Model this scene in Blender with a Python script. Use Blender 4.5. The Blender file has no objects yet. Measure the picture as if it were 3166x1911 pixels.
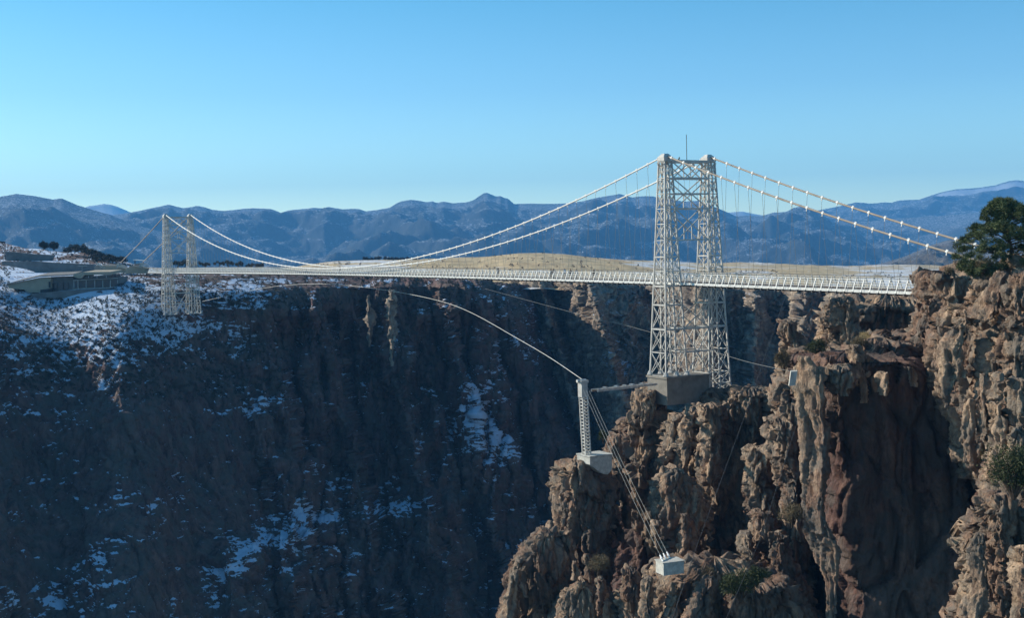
import bpy, math, random
import numpy as np
from mathutils import Vector, Matrix

rnd = random.Random(7)
C = bpy.context.scene.collection
SC = bpy.context.scene

# ------------------------------------------------------------------ camera
PW, PH = 3166.0, 1911.0
FPX, PITCH, ROLL = 3937.9, 0.0488, 0.0226
cam_d = bpy.data.cameras.new('camera')
cam = bpy.data.objects.new('camera', cam_d); C.objects.link(cam)
cam_d.sensor_width = 36.0; cam_d.lens = 36.0 * FPX / PW
cam_d.clip_start = 0.5; cam_d.clip_end = 60000
cr, sr = math.cos(ROLL), math.sin(ROLL); cp, sp = math.cos(PITCH), math.sin(PITCH)
fw = Vector((0, cp, -sp)); u0 = Vector((0, sp, cp)); r0 = Vector((1, 0, 0))
rt = r0 * cr - u0 * sr; up = r0 * sr + u0 * cr
m = Matrix.Identity(4)
for i in range(3):
    m[i][0] = rt[i]; m[i][1] = up[i]; m[i][2] = -fw[i]
cam.matrix_world = m
SC.camera = cam

# ------------------------------------------------------------------ sun, sky, exposure
SUN_EL = math.radians(27)
SUN_AZ = Vector((-0.92, 0.39, 0)).normalized()          # horizontal direction towards the sun
sd = Vector((SUN_AZ.x * math.cos(SUN_EL), SUN_AZ.y * math.cos(SUN_EL), math.sin(SUN_EL)))
sun_d = bpy.data.lights.new('sun', 'SUN'); sun_d.energy = 4.9; sun_d.angle = math.radians(0.5)
sun_d.color = (1.0, 0.92, 0.80)
sun = bpy.data.objects.new('sun', sun_d); C.objects.link(sun)
sun.rotation_euler = sd.to_track_quat('Z', 'Y').to_euler()
W = bpy.data.worlds.new('World'); SC.world = W; W.use_nodes = True
wn = W.node_tree.nodes; wl = W.node_tree.links
bg = wn['Background']; sky = wn.new('ShaderNodeTexSky'); sky.sky_type = 'NISHITA'
sky.sun_disc = False; sky.sun_elevation = SUN_EL
sky.sun_rotation = math.atan2(SUN_AZ.x, SUN_AZ.y)
sky.altitude = 1800; sky.air_density = 1.0; sky.dust_density = 2.0; sky.ozone_density = 2.0
tint = wn.new('ShaderNodeMix'); tint.data_type = 'RGBA'; tint.blend_type = 'MULTIPLY'; tint.inputs[0].default_value = 1.0
tint.inputs[7].default_value = (2.60, 4.52, 6.20, 1)             # the cyan-blue cast of this clear winter sky
wl.new(sky.outputs[0], tint.inputs[6]); 
tc0 = wn.new('ShaderNodeTexCoord'); sx = wn.new('ShaderNodeSeparateXYZ'); wl.new(tc0.outputs['Generated'], sx.inputs[0])
hr = wn.new('ShaderNodeValToRGB'); wl.new(sx.outputs[2], hr.inputs[0])   # paler, brighter air towards the horizon
he = hr.color_ramp.elements; he.new(.06); he.new(.12)
for e_, (p_, c_) in zip(he, ((0., (.97, .62, .35)), (.06, (.52, .385, .255)), (.12, (.34, .30, .228)), (.20, (.205, .258, .203)))): e_.position = p_; e_.color = (*c_, 1)
t2 = wn.new('ShaderNodeMix'); t2.data_type = 'RGBA'; t2.blend_type = 'MULTIPLY'; t2.inputs[0].default_value = 1.0
wl.new(tint.outputs[2], t2.inputs[6]); wl.new(hr.outputs[0], t2.inputs[7])
wl.new(t2.outputs[2], bg.inputs[0]); bg.inputs[1].default_value = 0.105
SC.view_settings.view_transform = 'Standard'; SC.view_settings.look = 'None'
SC.view_settings.exposure = 0.35; SC.view_settings.gamma = 1.0
SC.cycles.max_bounces = 6; SC.cycles.diffuse_bounces = 2; SC.cycles.volume_bounces = 0
SC.cycles.transparent_max_bounces = 6

# ------------------------------------------------------------------ picture point -> world point
# X,Y,D in the 3166 px photograph; D is the distance ahead of the camera
def ray(x, y):
    x = np.asarray(x, float); y = np.asarray(y, float)
    a = (x - PW / 2); b = (y - PH / 2)
    u = cr * a - sr * b; v = sr * a + cr * b
    # camera-frame dir (right0, up0, forward): u, -v, f
    Y = FPX * cp + (-v) * sp
    Z = -FPX * sp + (-v) * cp
    return u / Y, Z / Y
def P(x, y, D):
    a, b = ray(x, y)
    return Vector((float(a) * D, D, float(b) * D))
KD = PW / 2464.0
def U(x, y, D): return P(x * KD, y * KD, D)
def proj(p):
    X, Y, Z = p
    yf = Y * cp - Z * sp; zu = Y * sp + Z * cp
    u = FPX * X / yf; v = -FPX * zu / yf
    return (PW / 2 + u * cr + v * sr, PH / 2 - u * sr + v * cr)

# ------------------------------------------------------------------ noise
_r = np.random.RandomState(11)
PERM = np.tile(_r.permutation(256), 3).astype(np.int32)
GR = _r.normal(size=(256, 3)).astype(np.float32); GR /= np.linalg.norm(GR, axis=1)[:, None]
JIT = _r.rand(256, 3).astype(np.float32); RV = _r.rand(256).astype(np.float32)
def hsh(i, j, k): return PERM[PERM[PERM[i & 255] + (j & 255)] + (k & 255)]
def perlin(p):
    f = np.floor(p); i = f.astype(np.int32); q = (p - f).astype(np.float32)
    w = q * q * q * (q * (q * 6 - 15) + 10)
    out = np.zeros(len(p), np.float32)
    for dx in (0, 1):
        wx = w[:, 0] if dx else 1 - w[:, 0]
        for dy in (0, 1):
            wy = w[:, 1] if dy else 1 - w[:, 1]
            for dz in (0, 1):
                wz = w[:, 2] if dz else 1 - w[:, 2]
                g = GR[hsh(i[:, 0] + dx, i[:, 1] + dy, i[:, 2] + dz)]
                out += wx * wy * wz * (g[:, 0] * (q[:, 0] - dx) + g[:, 1] * (q[:, 1] - dy) + g[:, 2] * (q[:, 2] - dz))
    return out * 1.5
def fbm(p, o=4, g=.5, l=2.03, ridge=False):
    s = 0; a = 1.0; t = 0
    for k in range(o):
        n = perlin(p * (l ** k) + 17.3 * k)
        s = s + a * ((1 - 2 * np.abs(n)) if ridge else n); t += a; a *= g
    return s / t
def worley(p):
    f = np.floor(p); i = f.astype(np.int32); q = (p - f).astype(np.float32)
    f1 = np.full(len(p), 9., np.float32); f2 = f1.copy(); idv = np.zeros(len(p), np.float32); tl = idv.copy()
    for dx in (-1, 0, 1):
        for dy in (-1, 0, 1):
            for dz in (-1, 0, 1):
                h = hsh(i[:, 0] + dx, i[:, 1] + dy, i[:, 2] + dz)
                d = JIT[h] + np.array((dx, dy, dz), np.float32) - q
                pl_ = (d * GR[(h + 7) & 255]).sum(1)
                d = (d * d).sum(1)
                c = d < f1
                tl = np.where(c, pl_, tl)
                f2 = np.where(c, f1, np.minimum(f2, d))
                idv = np.where(c, RV[h], idv)
                f1 = np.where(c, d, f1)
    return np.sqrt(f1), np.sqrt(f2), idv, tl
def sstep(a, b, x):
    t = np.clip((x - a) / (b - a), 0, 1); return t * t * (3 - 2 * t)

def rock_disp(p, S, st=.42, seed=0, split=False):
    """craggy vertical-jointed relief, metres, for points p; S = size of a joint block"""
    q = p * np.array((1, 1, st), np.float32) / S + seed * 3.7
    wv = perlin(q * .5 + 5); q = q + np.stack([wv, perlin(q * .5 + 31), wv * .5], 1) * .5
    f1, f2, idv, tl = worley(q * .55)
    lo = .9 * (idv - .5) - .65 * np.exp(-((f2 - f1) / .08) ** 2) + 1.5 * tl + 1.4 * perlin(q * .22 + 3)
    f1, f2, idv, tl = worley(q * np.array((1.6, 1.6, 1.25), np.float32) + 9)
    hi = .42 * (idv - .5) - .30 * np.exp(-((f2 - f1) / .09) ** 2) + .95 * tl
    hi = hi + .55 * fbm(q * np.array((1.3, 1.3, .8), np.float32) + 7, 4, .6, ridge=True) - .2
    f1, f2, idv, tl = worley(q * np.array((4.4, 4.4, 3.2), np.float32) + 5)
    hi = hi + .20 * (idv - .5) - .14 * np.exp(-((f2 - f1) / .14) ** 2) + .50 * tl
    hi = hi - .42 * np.abs(fbm(p / S * np.array((2.2, 2.2, 1.3), np.float32) + 21, 4, .62)) ** .7
    if split: return lo * S * .5, hi * S * .5
    return (lo + hi) * S * .5

# ------------------------------------------------------------------ object helpers
def tag(o, label=None, cat=None, group=None, kind=None):
    if label: o['label'] = label
    if cat: o['category'] = cat
    if group: o['group'] = group
    if kind: o['kind'] = kind
    return o
def empty(name, loc=(0, 0, 0)):
    o = bpy.data.objects.new(name, None); o.location = loc; C.objects.link(o); return o
def meshobj(name, v, f, mat, parent=None, smooth=False, attrs=None):
    me = bpy.data.meshes.new(name)
    v = np.asarray(v, np.float32); nv = len(v)
    if isinstance(f, np.ndarray):
        k = f.shape[1]; nf = len(f)
        me.vertices.add(nv); me.vertices.foreach_set('co', v.ravel())
        me.loops.add(nf * k); me.loops.foreach_set('vertex_index', f.astype(np.int32).ravel())
        me.polygons.add(nf)
        me.polygons.foreach_set('loop_start', np.arange(0, nf * k, k, dtype=np.int32))
        me.update(calc_edges=True)
    else:
        me.from_pydata(v.tolist(), [], f)
    if smooth: me.polygons.foreach_set('use_smooth', np.ones(len(me.polygons), bool))
    if attrs:
        for k_, a in attrs.items():
            at = me.attributes.new(k_, 'FLOAT', 'POINT'); at.data.foreach_set('value', np.asarray(a, np.float32))
    if mat is not None: me.materials.append(mat)
    o = bpy.data.objects.new(name, me); C.objects.link(o)
    if parent is not None:
        o.parent = parent
        o.matrix_parent_inverse = Matrix.Translation(-Vector(parent_loc(parent)))
    return o
def parent_loc(p):
    return Vector(p.location) if p.type == 'EMPTY' else Vector((0, 0, 0))
def gridfaces(nr, nc, wrap=False):
    r = np.arange(nr - 1)[:, None]; c = np.arange(nc if wrap else nc - 1)[None, :]
    c2 = (c + 1) % nc
    a = r * nc + c; b = r * nc + c2
    return np.stack([a, b, b + nc, a + nc], -1).reshape(-1, 4)
def gridnormals(G, wrap=False):
    du = np.gradient(G, axis=1)
    if wrap:
        du[:, 0] = (G[:, 1] - G[:, -1]) / 2; du[:, -1] = (G[:, 0] - G[:, -2]) / 2
    dv = np.gradient(G, axis=0)
    n = np.cross(dv, du); l = np.linalg.norm(n, axis=2, keepdims=True)
    return n / np.maximum(l, 1e-6)

class MB:
    def __init__(s): s.v = []; s.f = []
    def box(s, c, sx, sy, sz, ax=None):
        """ax: 3 direction vectors"""
        X, Y, Z = ax or (Vector((1, 0, 0)), Vector((0, 1, 0)), Vector((0, 0, 1)))
        b = len(s.v); c = Vector(c)
        for k in range(8):
            s.v.append(tuple(c + X * (sx / 2 * (1 if k & 1 else -1)) + Y * (sy / 2 * (1 if k & 2 else -1)) + Z * (sz / 2 * (1 if k & 4 else -1))))
        for q in ((0, 2, 3, 1), (4, 5, 7, 6), (0, 1, 5, 4), (2, 6, 7, 3), (0, 4, 6, 2), (1, 3, 7, 5)): s.f.append([b + i for i in q])
        return s
    def bar(s, a, b, w, h=None, upv=None):
        a = Vector(a); b = Vector(b); d = b - a; L = d.length; d.normalize()
        upv = upv or (Vector((0, 0, 1)) if abs(d.z) < .95 else Vector(TT))
        x = d.cross(upv).normalized(); z = x.cross(d).normalized()
        return s.box((a + b) / 2, w, L, h or w, (x, d, z))
    def tube(s, pts, r, n=6, cap=True):
        b = len(s.v); pts = [Vector(p) for p in pts]; N = len(pts)
        if not hasattr(r, '__len__'): r = [r] * N
        for i, p in enumerate(pts):
            d = (pts[min(i + 1, N - 1)] - pts[max(i - 1, 0)]).normalized()
            u = Vector((0, 0, 1)) if abs(d.z) < .95 else Vector((1, 0, 0))
            x = d.cross(u).normalized(); y = x.cross(d)
            for k in range(n):
                t = 2 * math.pi * k / n; s.v.append(tuple(p + (x * math.cos(t) + y * math.sin(t)) * r[i]))
        for i in range(N - 1):
            for k in range(n):
                s.f.append([b + i * n + k, b + i * n + (k + 1) % n, b + (i + 1) * n + (k + 1) % n, b + (i + 1) * n + k])
        if cap:
            s.f.append([b + k for k in range(n)][::-1]); s.f.append([b + (N - 1) * n + k for k in range(n)])
        return s
    def prism(s, pts, ext):
        """closed polygon extruded by vector ext"""
        b = len(s.v); n = len(pts); ext = Vector(ext)
        s.v += [tuple(p) for p in pts] + [tuple(Vector(p) + ext) for p in pts]
        s.f.append(list(range(b, b + n))[::-1]); s.f.append(list(range(b + n, b + 2 * n)))
        for i in range(n):
            j = (i + 1) % n; s.f.append([b + i, b + j, b + n + j, b + n + i])
        return s
    def obj(s, name, mat, parent=None, smooth=False):
        return meshobj(name, s.v, s.f, mat, parent, smooth)

# ------------------------------------------------------------------ materials
def mat(name, rough=.85):
    M = bpy.data.materials.new(name); M.use_nodes = True
    N = M.node_tree.nodes; L = M.node_tree.links; b = N['Principled BSDF']
    b.inputs['Roughness'].default_value = rough; b.inputs['Specular IOR Level'].default_value = .25
    return M, N, L, b
def ramp(N, pts, interp='LINEAR'):
    r = N.new('ShaderNodeValToRGB'); e = r.color_ramp.elements; r.color_ramp.interpolation = interp
    while len(e) < len(pts): e.new(.5)
    for i, (p, c) in enumerate(pts): e[i].position = p; e[i].color = (*c, 1)
    return r
def noise(N, L, vec, scale, det=6, rough=.6, dist=0.):
    n = N.new('ShaderNodeTexNoise'); n.inputs['Scale'].default_value = scale; n.inputs['Detail'].default_value = det
    n.inputs['Roughness'].default_value = rough; n.inputs['Distortion'].default_value = dist
    if vec is not None: L.new(vec, n.inputs['Vector'])
    return n
def mixc(N, L, fac, a, b, mode='MIX'):
    x = N.new('ShaderNodeMix'); x.data_type = 'RGBA'; x.blend_type = mode
    for sock, v in ((x.inputs[0], fac), (x.inputs[6], a), (x.inputs[7], b)):
        if hasattr(v, 'links'): L.new(v, sock)
        elif isinstance(v, (int, float)): sock.default_value = v
        else: sock.default_value = (*v, 1)
    return x.outputs[2]
def mathn(N, L, op, a, b=None, clamp=False):
    x = N.new('ShaderNodeMath'); x.operation = op; x.use_clamp = clamp
    for i, v in enumerate((a, b)):
        if v is None: continue
        if hasattr(v, 'links'): L.new(v, x.inputs[i])
        else: x.inputs[i].default_value = v
    return x.outputs[0]
def coords(N, L, sc=(1, 1, 1)):
    t = N.new('ShaderNodeTexCoord'); mp = N.new('ShaderNodeMapping'); mp.inputs['Scale'].default_value = sc
    L.new(t.outputs['Object'], mp.inputs['Vector']); return mp.outputs[0]
def bump(N, L, b, h, strength, dist):
    n = N.new('ShaderNodeBump'); n.inputs['Strength'].default_value = strength; n.inputs['Distance'].default_value = dist
    L.new(h, n.inputs['Height']); L.new(n.outputs[0], b.inputs['Normal'])

def rock_mat(name, cols, grey, S=1.0, snow=False, bs=.6, snowcol=(.52, .61, .74)):
    M, N, L, b = mat(name, .92)
    v = coords(N, L, (1, 1, .45)); v1 = coords(N, L)
    n1 = noise(N, L, v, .12 / S, 7, .65, .4); n2 = noise(N, L, v, .9 / S, 8, .7, .6); n3 = noise(N, L, v1, 4. / S, 5, .7)
    r1 = ramp(N, [(.25, cols[0]), (.45, cols[1]), (.58, cols[2]), (.75, cols[3])]); L.new(n1.outputs[0], r1.inputs[0])
    r2 = ramp(N, [(.30, (.28, .26, .26)), (.5, (.95, .95, .95)), (.70, (1.55, 1.5, 1.42))]); L.new(n2.outputs[0], r2.inputs[0])
    c = mixc(N, L, 1., r1.outputs[0], r2.outputs[0], 'MULTIPLY')
    n4 = noise(N, L, v1, .35 / S, 6, .75, .2)
    g = ramp(N, [(.47, (0, 0, 0)), (.56, (1, 1, 1))]); L.new(n4.outputs[0], g.inputs[0])
    c = mixc(N, L, mathn(N, L, 'MULTIPLY', g.outputs[0], .75), c, grey)
    # dark vertical weather streaks
    vs = coords(N, L, (1, 1, .08)); n5 = noise(N, L, vs, .8 / S, 5, .6)
    g2 = ramp(N, [(.28, (.45, .43, .43)), (.48, (1, 1, 1))]); L.new(n5.outputs[0], g2.inputs[0])
    c = mixc(N, L, .8, c, g2.outputs[0], 'MULTIPLY')
    if snow:
        at = N.new('ShaderNodeAttribute'); at.attribute_name = 'snow'
        n6 = noise(N, L, coords(N, L, (1, 1, 2.2)), 1.4 / S, 7, .8, .4)
        s = mathn(N, L, 'ADD', at.outputs['Fac'], mathn(N, L, 'MULTIPLY', mathn(N, L, 'SUBTRACT', n6.outputs[0], .5), 2.6))
        sr_ = ramp(N, [(.47, (0, 0, 0)), (.56, (1, 1, 1))]); L.new(s, sr_.inputs[0])
        c = mixc(N, L, sr_.outputs[0], c, snowcol)
    L.new(c, b.inputs['Base Color'])
    h = mathn(N, L, 'ADD', n2.outputs[0], mathn(N, L, 'MULTIPLY', n3.outputs[0], .35))
    bump(N, L, b, h, bs, .9 * S)
    return M
M_near = rock_mat('brown_granite', [(.13, .075, .054), (.27, .17, .118), (.48, .345, .235), (.20, .112, .078)], (.19, .165, .135), 1.0, False, .8)
M_redr = rock_mat('shade_darkened_red_granite', [(.085, .046, .040), (.15, .082, .065), (.22, .135, .10), (.11, .056, .046)], (.12, .095, .08), 1.3, False, .8)  # reddish rock, its colour lowered to deepen shade on great face and alcoves
M_midr = rock_mat('grey_brown_granite', [(.17, .13, .10), (.29, .22, .165), (.42, .335, .245), (.23, .165, .125)], (.21, .185, .155), 1.6, True)
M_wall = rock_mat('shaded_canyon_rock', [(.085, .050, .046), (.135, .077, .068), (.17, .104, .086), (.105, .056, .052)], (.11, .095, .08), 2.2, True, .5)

def plain(name, col, rough=.6, var=.25, sc=2., metal=0., bs=.0):
    M, N, L, b = mat(name, rough)
    n = noise(N, L, coords(N, L), sc, 6, .65)
    r = ramp(N, [(.3, tuple(c * (1 - var) for c in col)), (.7, tuple(min(1, c * (1 + var)) for c in col))]); L.new(n.outputs[0], r.inputs[0])
    L.new(r.outputs[0], b.inputs['Base Color']); b.inputs['Metallic'].default_value = metal
    if bs: bump(N, L, b, n.outputs[0], bs, .1)
    return M
M_paint = plain('weathered_silver_paint', (.54, .51, .455), .55, .25, .8)
M_paintw = plain('pale_railing_paint', (.66, .65, .60), .5, .2, 1.5)
M_cable = plain('grey_wrapped_cable', (.34, .28, .22), .6, .25, .6)
M_cablew = plain('white_wrapped_cable', (.72, .69, .63), .5, .15, .5)
M_clamp = plain('white_clamp_paint', (.82, .80, .74), .45, .1, 3)
M_wire = plain('dark_steel_wire', (.10, .095, .09), .5, .2, 2)
M_wirel = plain('pale_steel_wire', (.48, .47, .42), .5, .2, 2)
M_hang = plain('hanger_steel', (.22, .21, .19), .5, .2, 2)
M_deck = plain('weathered_timber_deck', (.16, .12, .09), .9, .4, 3, bs=.5)
M_conc = plain('stained_concrete', (.24, .215, .18), .9, .3, .7, bs=.4)
M_concl = plain('pale_concrete', (.50, .48, .42), .9, .28, 2.2, bs=.4)
M_beige = plain('beige_stucco', (.38, .32, .235), .85, .12, .5)
M_greyw = plain('grey_block_wall', (.17, .165, .16), .9, .25, .4, bs=.3)
M_dark = plain('dark_cladding', (.04, .04, .045), .6, .4, .3)
M_snowroof = plain('snow_dusted_roof', (.20, .185, .17), .9, .35, .35)
M_white = plain('white_frame_paint', (.55, .55, .53), .5, .1, 1)
M_asph = plain('asphalt', (.055, .055, .058), .9, .3, .3)
M_bark = plain('pine_bark', (.09, .06, .04), .95, .4, 3, bs=.6)
def glassm():
    M, N, L, b = mat('dark_window_glass', .08); b.inputs['Base Color'].default_value = (.03, .04, .05, 1)
    b.inputs['Specular IOR Level'].default_value = .6
    return M
M_glass = glassm()
def leafm(name, c1, c2, sc=.8):
    M, N, L, b = mat(name, .75)
    n = noise(N, L, coords(N, L), sc, 4, .6)
    r = ramp(N, [(.35, c1), (.65, c2)]); L.new(n.outputs[0], r.inputs[0]); L.new(r.outputs[0], b.inputs['Base Color'])
    return M
M_needle = leafm('pine_needles', (.045, .066, .026), (.14, .165, .065))
M_scrub = leafm('dark_scrub', (.035, .034, .026), (.075, .068, .050), .3)
M_dry = leafm('dry_brush', (.13, .10, .055), (.24, .18, .10), .8)
M_juni = leafm('juniper_green', (.035, .045, .018), (.09, .10, .035))

# ------------------------------------------------------------------ valley floor
GZ = -300.0
M, N, L, b = mat('valley_ground', .95); n = noise(N, L, coords(N, L), .002, 8, .6)
r = ramp(N, [(.4, (.06, .06, .045)), (.6, (.14, .11, .08))]); L.new(n.outputs[0], r.inputs[0]); L.new(r.outputs[0], b.inputs['Base Color'])
G = 12200.
tag(meshobj('ground', [(-G, -G, GZ), (G, -G, GZ), (G, G, GZ), (-G, G, GZ)], [[0, 1, 2, 3]], M), kind='structure')

# ------------------------------------------------------------------ far mountains
def mount_mat(name, dark, lite, snowamt, S):
    M, N, L, b = mat(name, .95)
    v = coords(N, L)
    n1 = noise(N, L, v, .004 / S, 8, .7, .3); n2 = noise(N, L, v, .03 / S, 6, .75)
    r1 = ramp(N, [(.38, dark), (.62, lite)]); L.new(n1.outputs[0], r1.inputs[0])
    r2 = ramp(N, [(.35, (.45, .5, .5)), (.62, (1.5, 1.45, 1.35))]); L.new(n2.outputs[0], r2.inputs[0])
    c = mixc(N, L, 1., r1.outputs[0], r2.outputs[0], 'MULTIPLY')
    at = N.new('ShaderNodeAttribute'); at.attribute_name = 'snow'
    n3 = noise(N, L, v, .08 / S, 8, .85, .2)
    s = mathn(N, L, 'ADD', mathn(N, L, 'MULTIPLY', at.outputs['Fac'], .35), n3.outputs[0])
    rs = ramp(N, [(.66 - snowamt, (0, 0, 0)), (.72 - snowamt, (1, 1, 1))]); L.new(s, rs.inputs[0])
    c = mixc(N, L, rs.outputs[0], c, (.50, .55, .62))
    L.new(c, b.inputs['Base Color']); bump(N, L, b, n2.outputs[0], .6, 20 * S)
    return M
def ridge(name, crest, D, Dfront, ybase, seed, amp, wl, M, nr=50, snowf=None, x0=None, x1=None, kind='structure'):
    """crest: (x, y) picture points of the skyline at distance D; the slope runs down to Dfront"""
    cx = np.array([c[0] for c in crest], float); cy = np.array([c[1] for c in crest], float)
    x0 = x0 if x0 is not None else cx[0]; x1 = x1 if x1 is not None else cx[-1]
    nx = int((x1 - x0) / 6.0)
    xs = np.linspace(x0, x1, nx); ys = np.interp(xs, cx, cy)
    a, bz = ray(xs, ys); zc = bz * D; Xc = a * D
    zb = ray(PW / 2, ybase)[1] * Dfront
    t = np.concatenate([-np.linspace(.9, .12, 8), np.linspace(0, 1, nr) ** 1.1])[:, None]
    Yg = D + (Dfront - D) * t
    Xg = Xc[None, :] * (Yg / D)
    prof = np.where(t >= 0, np.clip(t, 0, 1) ** .82, np.abs(t) * 1.1)
    Zg = zc[None, :] * (1 - prof) + zb * prof
    G_ = np.stack([Xg, Yg + 0 * Xg, Zg], -1)
    p = G_.reshape(-1, 3).astype(np.float32) / wl + seed * 7.1
    pq = p * np.array((1, .8, .35), np.float32)
    n_ = fbm(pq, 6, .48, ridge=True).reshape(Zg.shape)
    n2_ = fbm(p * 4, 3).reshape(Zg.shape)
    env = np.clip(np.abs(t) * 3.2, 0, 1) ** 1.3 * np.clip((1.15 - np.abs(t)) * 4, .2, 1)
    G_[..., 2] += (n_ - .35) * amp * env + n2_ * amp * .10 * (env + .03)
    G_[..., 1] += (n_ - .35) * amp * .9 * env * np.sign(Dfront - D)
    G_[..., 2] += (fbm(p * 9, 3)).reshape(Zg.shape) * amp * (.008 + .03 * env)
    cap_ = (zc / D)[None, :] * G_[..., 1] - 3. * np.clip(np.abs(t) * 12, 0, 1)
    G_[..., 2] = np.minimum(G_[..., 2], cap_)
    nm = gridnormals(G_)
    sn = np.clip(nm[..., 2], 0, 1) - .6
    if snowf is not None: sn = sn + snowf(xs[None, :] + 0 * Zg, (zc[None, :] - Zg))
    o = meshobj(name, G_.reshape(-1, 3), gridfaces(*Zg.shape), M, smooth=True, attrs={'snow': sn.ravel()})
    tag(o, kind=kind); return o
M_mt1 = mount_mat('forested_slope', (.020, .028, .030), (.045, .050, .052), .02, 1.)
M_mt2 = mount_mat('distant_forested_slope', (.022, .028, .03), (.055, .058, .055), .02, 1.6)
M_mts = mount_mat('snowy_far_slope', (.10, .11, .12), (.35, .36, .38), .16, 2.)
M_mt3 = mount_mat('snow_flecked_foothill', (.05, .045, .038), (.13, .105, .08), -.01, .35)
ridge('snowy_peak', [(120, 700), (240, 652), (273, 637), (300, 634), (321, 630), (345, 633), (366, 640), (401, 655), (440, 664), (520, 690)], 11600, 10200, 800, 3, 60, 900, M_mts, 30,
      lambda x, d: .25 + 0 * x)
ridge('snowy_peak', [(2150, 700), (2225, 660), (2250, 657), (2287, 654), (2298, 654), (2330, 661), (2365, 667), (2450, 690)], 11600, 10200, 800, 5, 60, 900, M_mts, 30, lambda x, d: .1 + 0 * x)
ridge('distant_mountain', [(2400, 700), (2520, 652), (2576, 641), (2633, 629), (2645, 625), (2693, 629), (2737, 625), (2754, 627), (2782, 619), (2842, 617), (2875, 605), (2915, 593), (2955, 585), (3016, 581), (3076, 573), (3117, 560), (3141, 556), (3166, 559), (3300, 570), (3700, 600)],
      11000, 9000, 760, 8, 190, 1100, M_mt2, 70, lambda x, d: np.where((x > 2900) & (d < 90), .55, 0.) * np.clip((d - 5) / 20, 0, 1))
crest = [(-600, 690), (-200, 640), (120, 690), (321, 668), (399, 658), (460, 645), (500, 637), (521, 632), (545, 638), (566, 643), (590, 640), (610, 636), (635, 641), (655, 648), (690, 652), (720, 649), (755, 645), (784, 643), (840, 646), (872, 659), (905, 648), (950, 645), (966, 642), (1000, 644), (1015, 639), (1035, 643), (1060, 647), (1090, 645), (1110, 646), (1130, 653), (1165, 649), (1205, 642), (1222, 631), (1240, 622), (1272, 617), (1300, 621), (1320, 625), (1336, 622), (1350, 627), (1372, 623), (1400, 628), (1440, 625), (1464, 619), (1480, 607), (1500, 595), (1510, 597), (1530, 606), (1540, 607), (1546, 605), (1560, 612), (1572, 614), (1580, 622), (1590, 631), (1600, 630), (1640, 629), (1700, 630), (1740, 629), (1800, 622), (1850, 610), (1900, 602), (1916, 599), (1954, 610), (1989, 606), (2016, 606), (2045, 613), (2080, 615), (2112, 623), (2161, 620), (2180, 626), (2196, 634), (2236, 650), (2277, 669), (2303, 666), (2350, 668), (2390, 657), (2431, 655), (2451, 643), (2479, 637), (2499, 641), (2524, 655), (2560, 674), (2673, 686), (2754, 676), (2900, 668), (3050, 655), (3166, 650), (3400, 660), (3800, 690)]
ridge('mountain_range', crest, 8200, 4600, 935, 1, 260, 900, M_mt1, 90)
ridge('mountain_spur', [(-700, 640), (-300, 600), (-60, 612), (0, 608), (51, 599), (110, 606), (165, 617), (178, 614), (190, 613), (200, 617), (240, 634), (308, 655), (340, 663), (386, 682), (440, 700), (520, 722), (640, 760), (760, 800), (820, 830)], 6400, 4200, 920, 2, 190, 700, M_mt1, 64)
ridge('mountain_spur', [(1000, 800), (1060, 728), (1129, 684), (1180, 668), (1228, 640), (1290, 648), (1340, 690), (1420, 760), (1480, 820)], 7300, 4600, 920, 4, 170, 600, M_mt3 if False else M_mt1, 70)
ridge('foothill', [(2200, 884), (2450, 868), (2560, 852), (2700, 822), (2800, 792), (2881, 757), (2934, 741), (2990, 733), (3060, 728), (3166, 720), (3400, 730)], 3300, 2200, 900, 6, 75, 300, M_mt3, 70)

# ------------------------------------------------------------------ tan hills just behind the gorge rim
def hill_mat():
    M, N, L, b = mat('dry_grass_hill', .95); v = coords(N, L, (1, 1, 1))
    n1 = noise(N, L, v, .012, 7, .65, .5); n2 = noise(N, L, v, .09, 6, .75); n3 = noise(N, L, v, .45, 4, .7)
    r1 = ramp(N, [(.35, (.44, .31, .15)), (.5, (.62, .46, .25)), (.7, (.52, .34, .16))]); L.new(n1.outputs[0], r1.inputs[0])
    r2 = ramp(N, [(.36, (.5, .5, .5)), (.55, (1, 1, 1))]); L.new(n2.outputs[0], r2.inputs[0])
    c = mixc(N, L, 1., r1.outputs[0], r2.outputs[0], 'MULTIPLY')
    at = N.new('ShaderNodeAttribute'); at.attribute_name = 'snow'
    s = mathn(N, L, 'ADD', at.outputs['Fac'], mathn(N, L, 'MULTIPLY', mathn(N, L, 'SUBTRACT', n2.outputs[0], .5), 1.3))
    s = mathn(N, L, 'ADD', s, mathn(N, L, 'MULTIPLY', mathn(N, L, 'SUBTRACT', n3.outputs[0], .5), .6))
    rs = ramp(N, [(.46, (0, 0, 0)), (.58, (1, 1, 1))]); L.new(s, rs.inputs[0])
    c = mixc(N, L, rs.outputs[0], c, (.62, .62, .62))
    n4 = noise(N, L, v, .22, 5, .8); sp_ = ramp(N, [(.60, (1, 1, 1)), (.66, (.22, .2, .18))]); L.new(n4.outputs[0], sp_.inputs[0])
    c = mixc(N, L, 1., c, sp_.outputs[0], 'MULTIPLY')
    L.new(c, b.inputs['Base Color']); bump(N, L, b, n2.outputs[0], .5, 1.5); return M
M_hill = hill_mat()
hc = [(820, 850), (900, 836), (965, 818), (1031, 808), (1130, 804), (1294, 802), (1400, 799), (1480, 797), (1553, 788), (1602, 783), (1675, 782), (1748, 786), (1845, 798), (2023, 811), (2098, 819), (2227, 826), (2350, 828), (2471, 831), (2612, 839), (2713, 839), (2834, 841), (2887, 843), (3000, 846), (3300, 850)]
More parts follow.
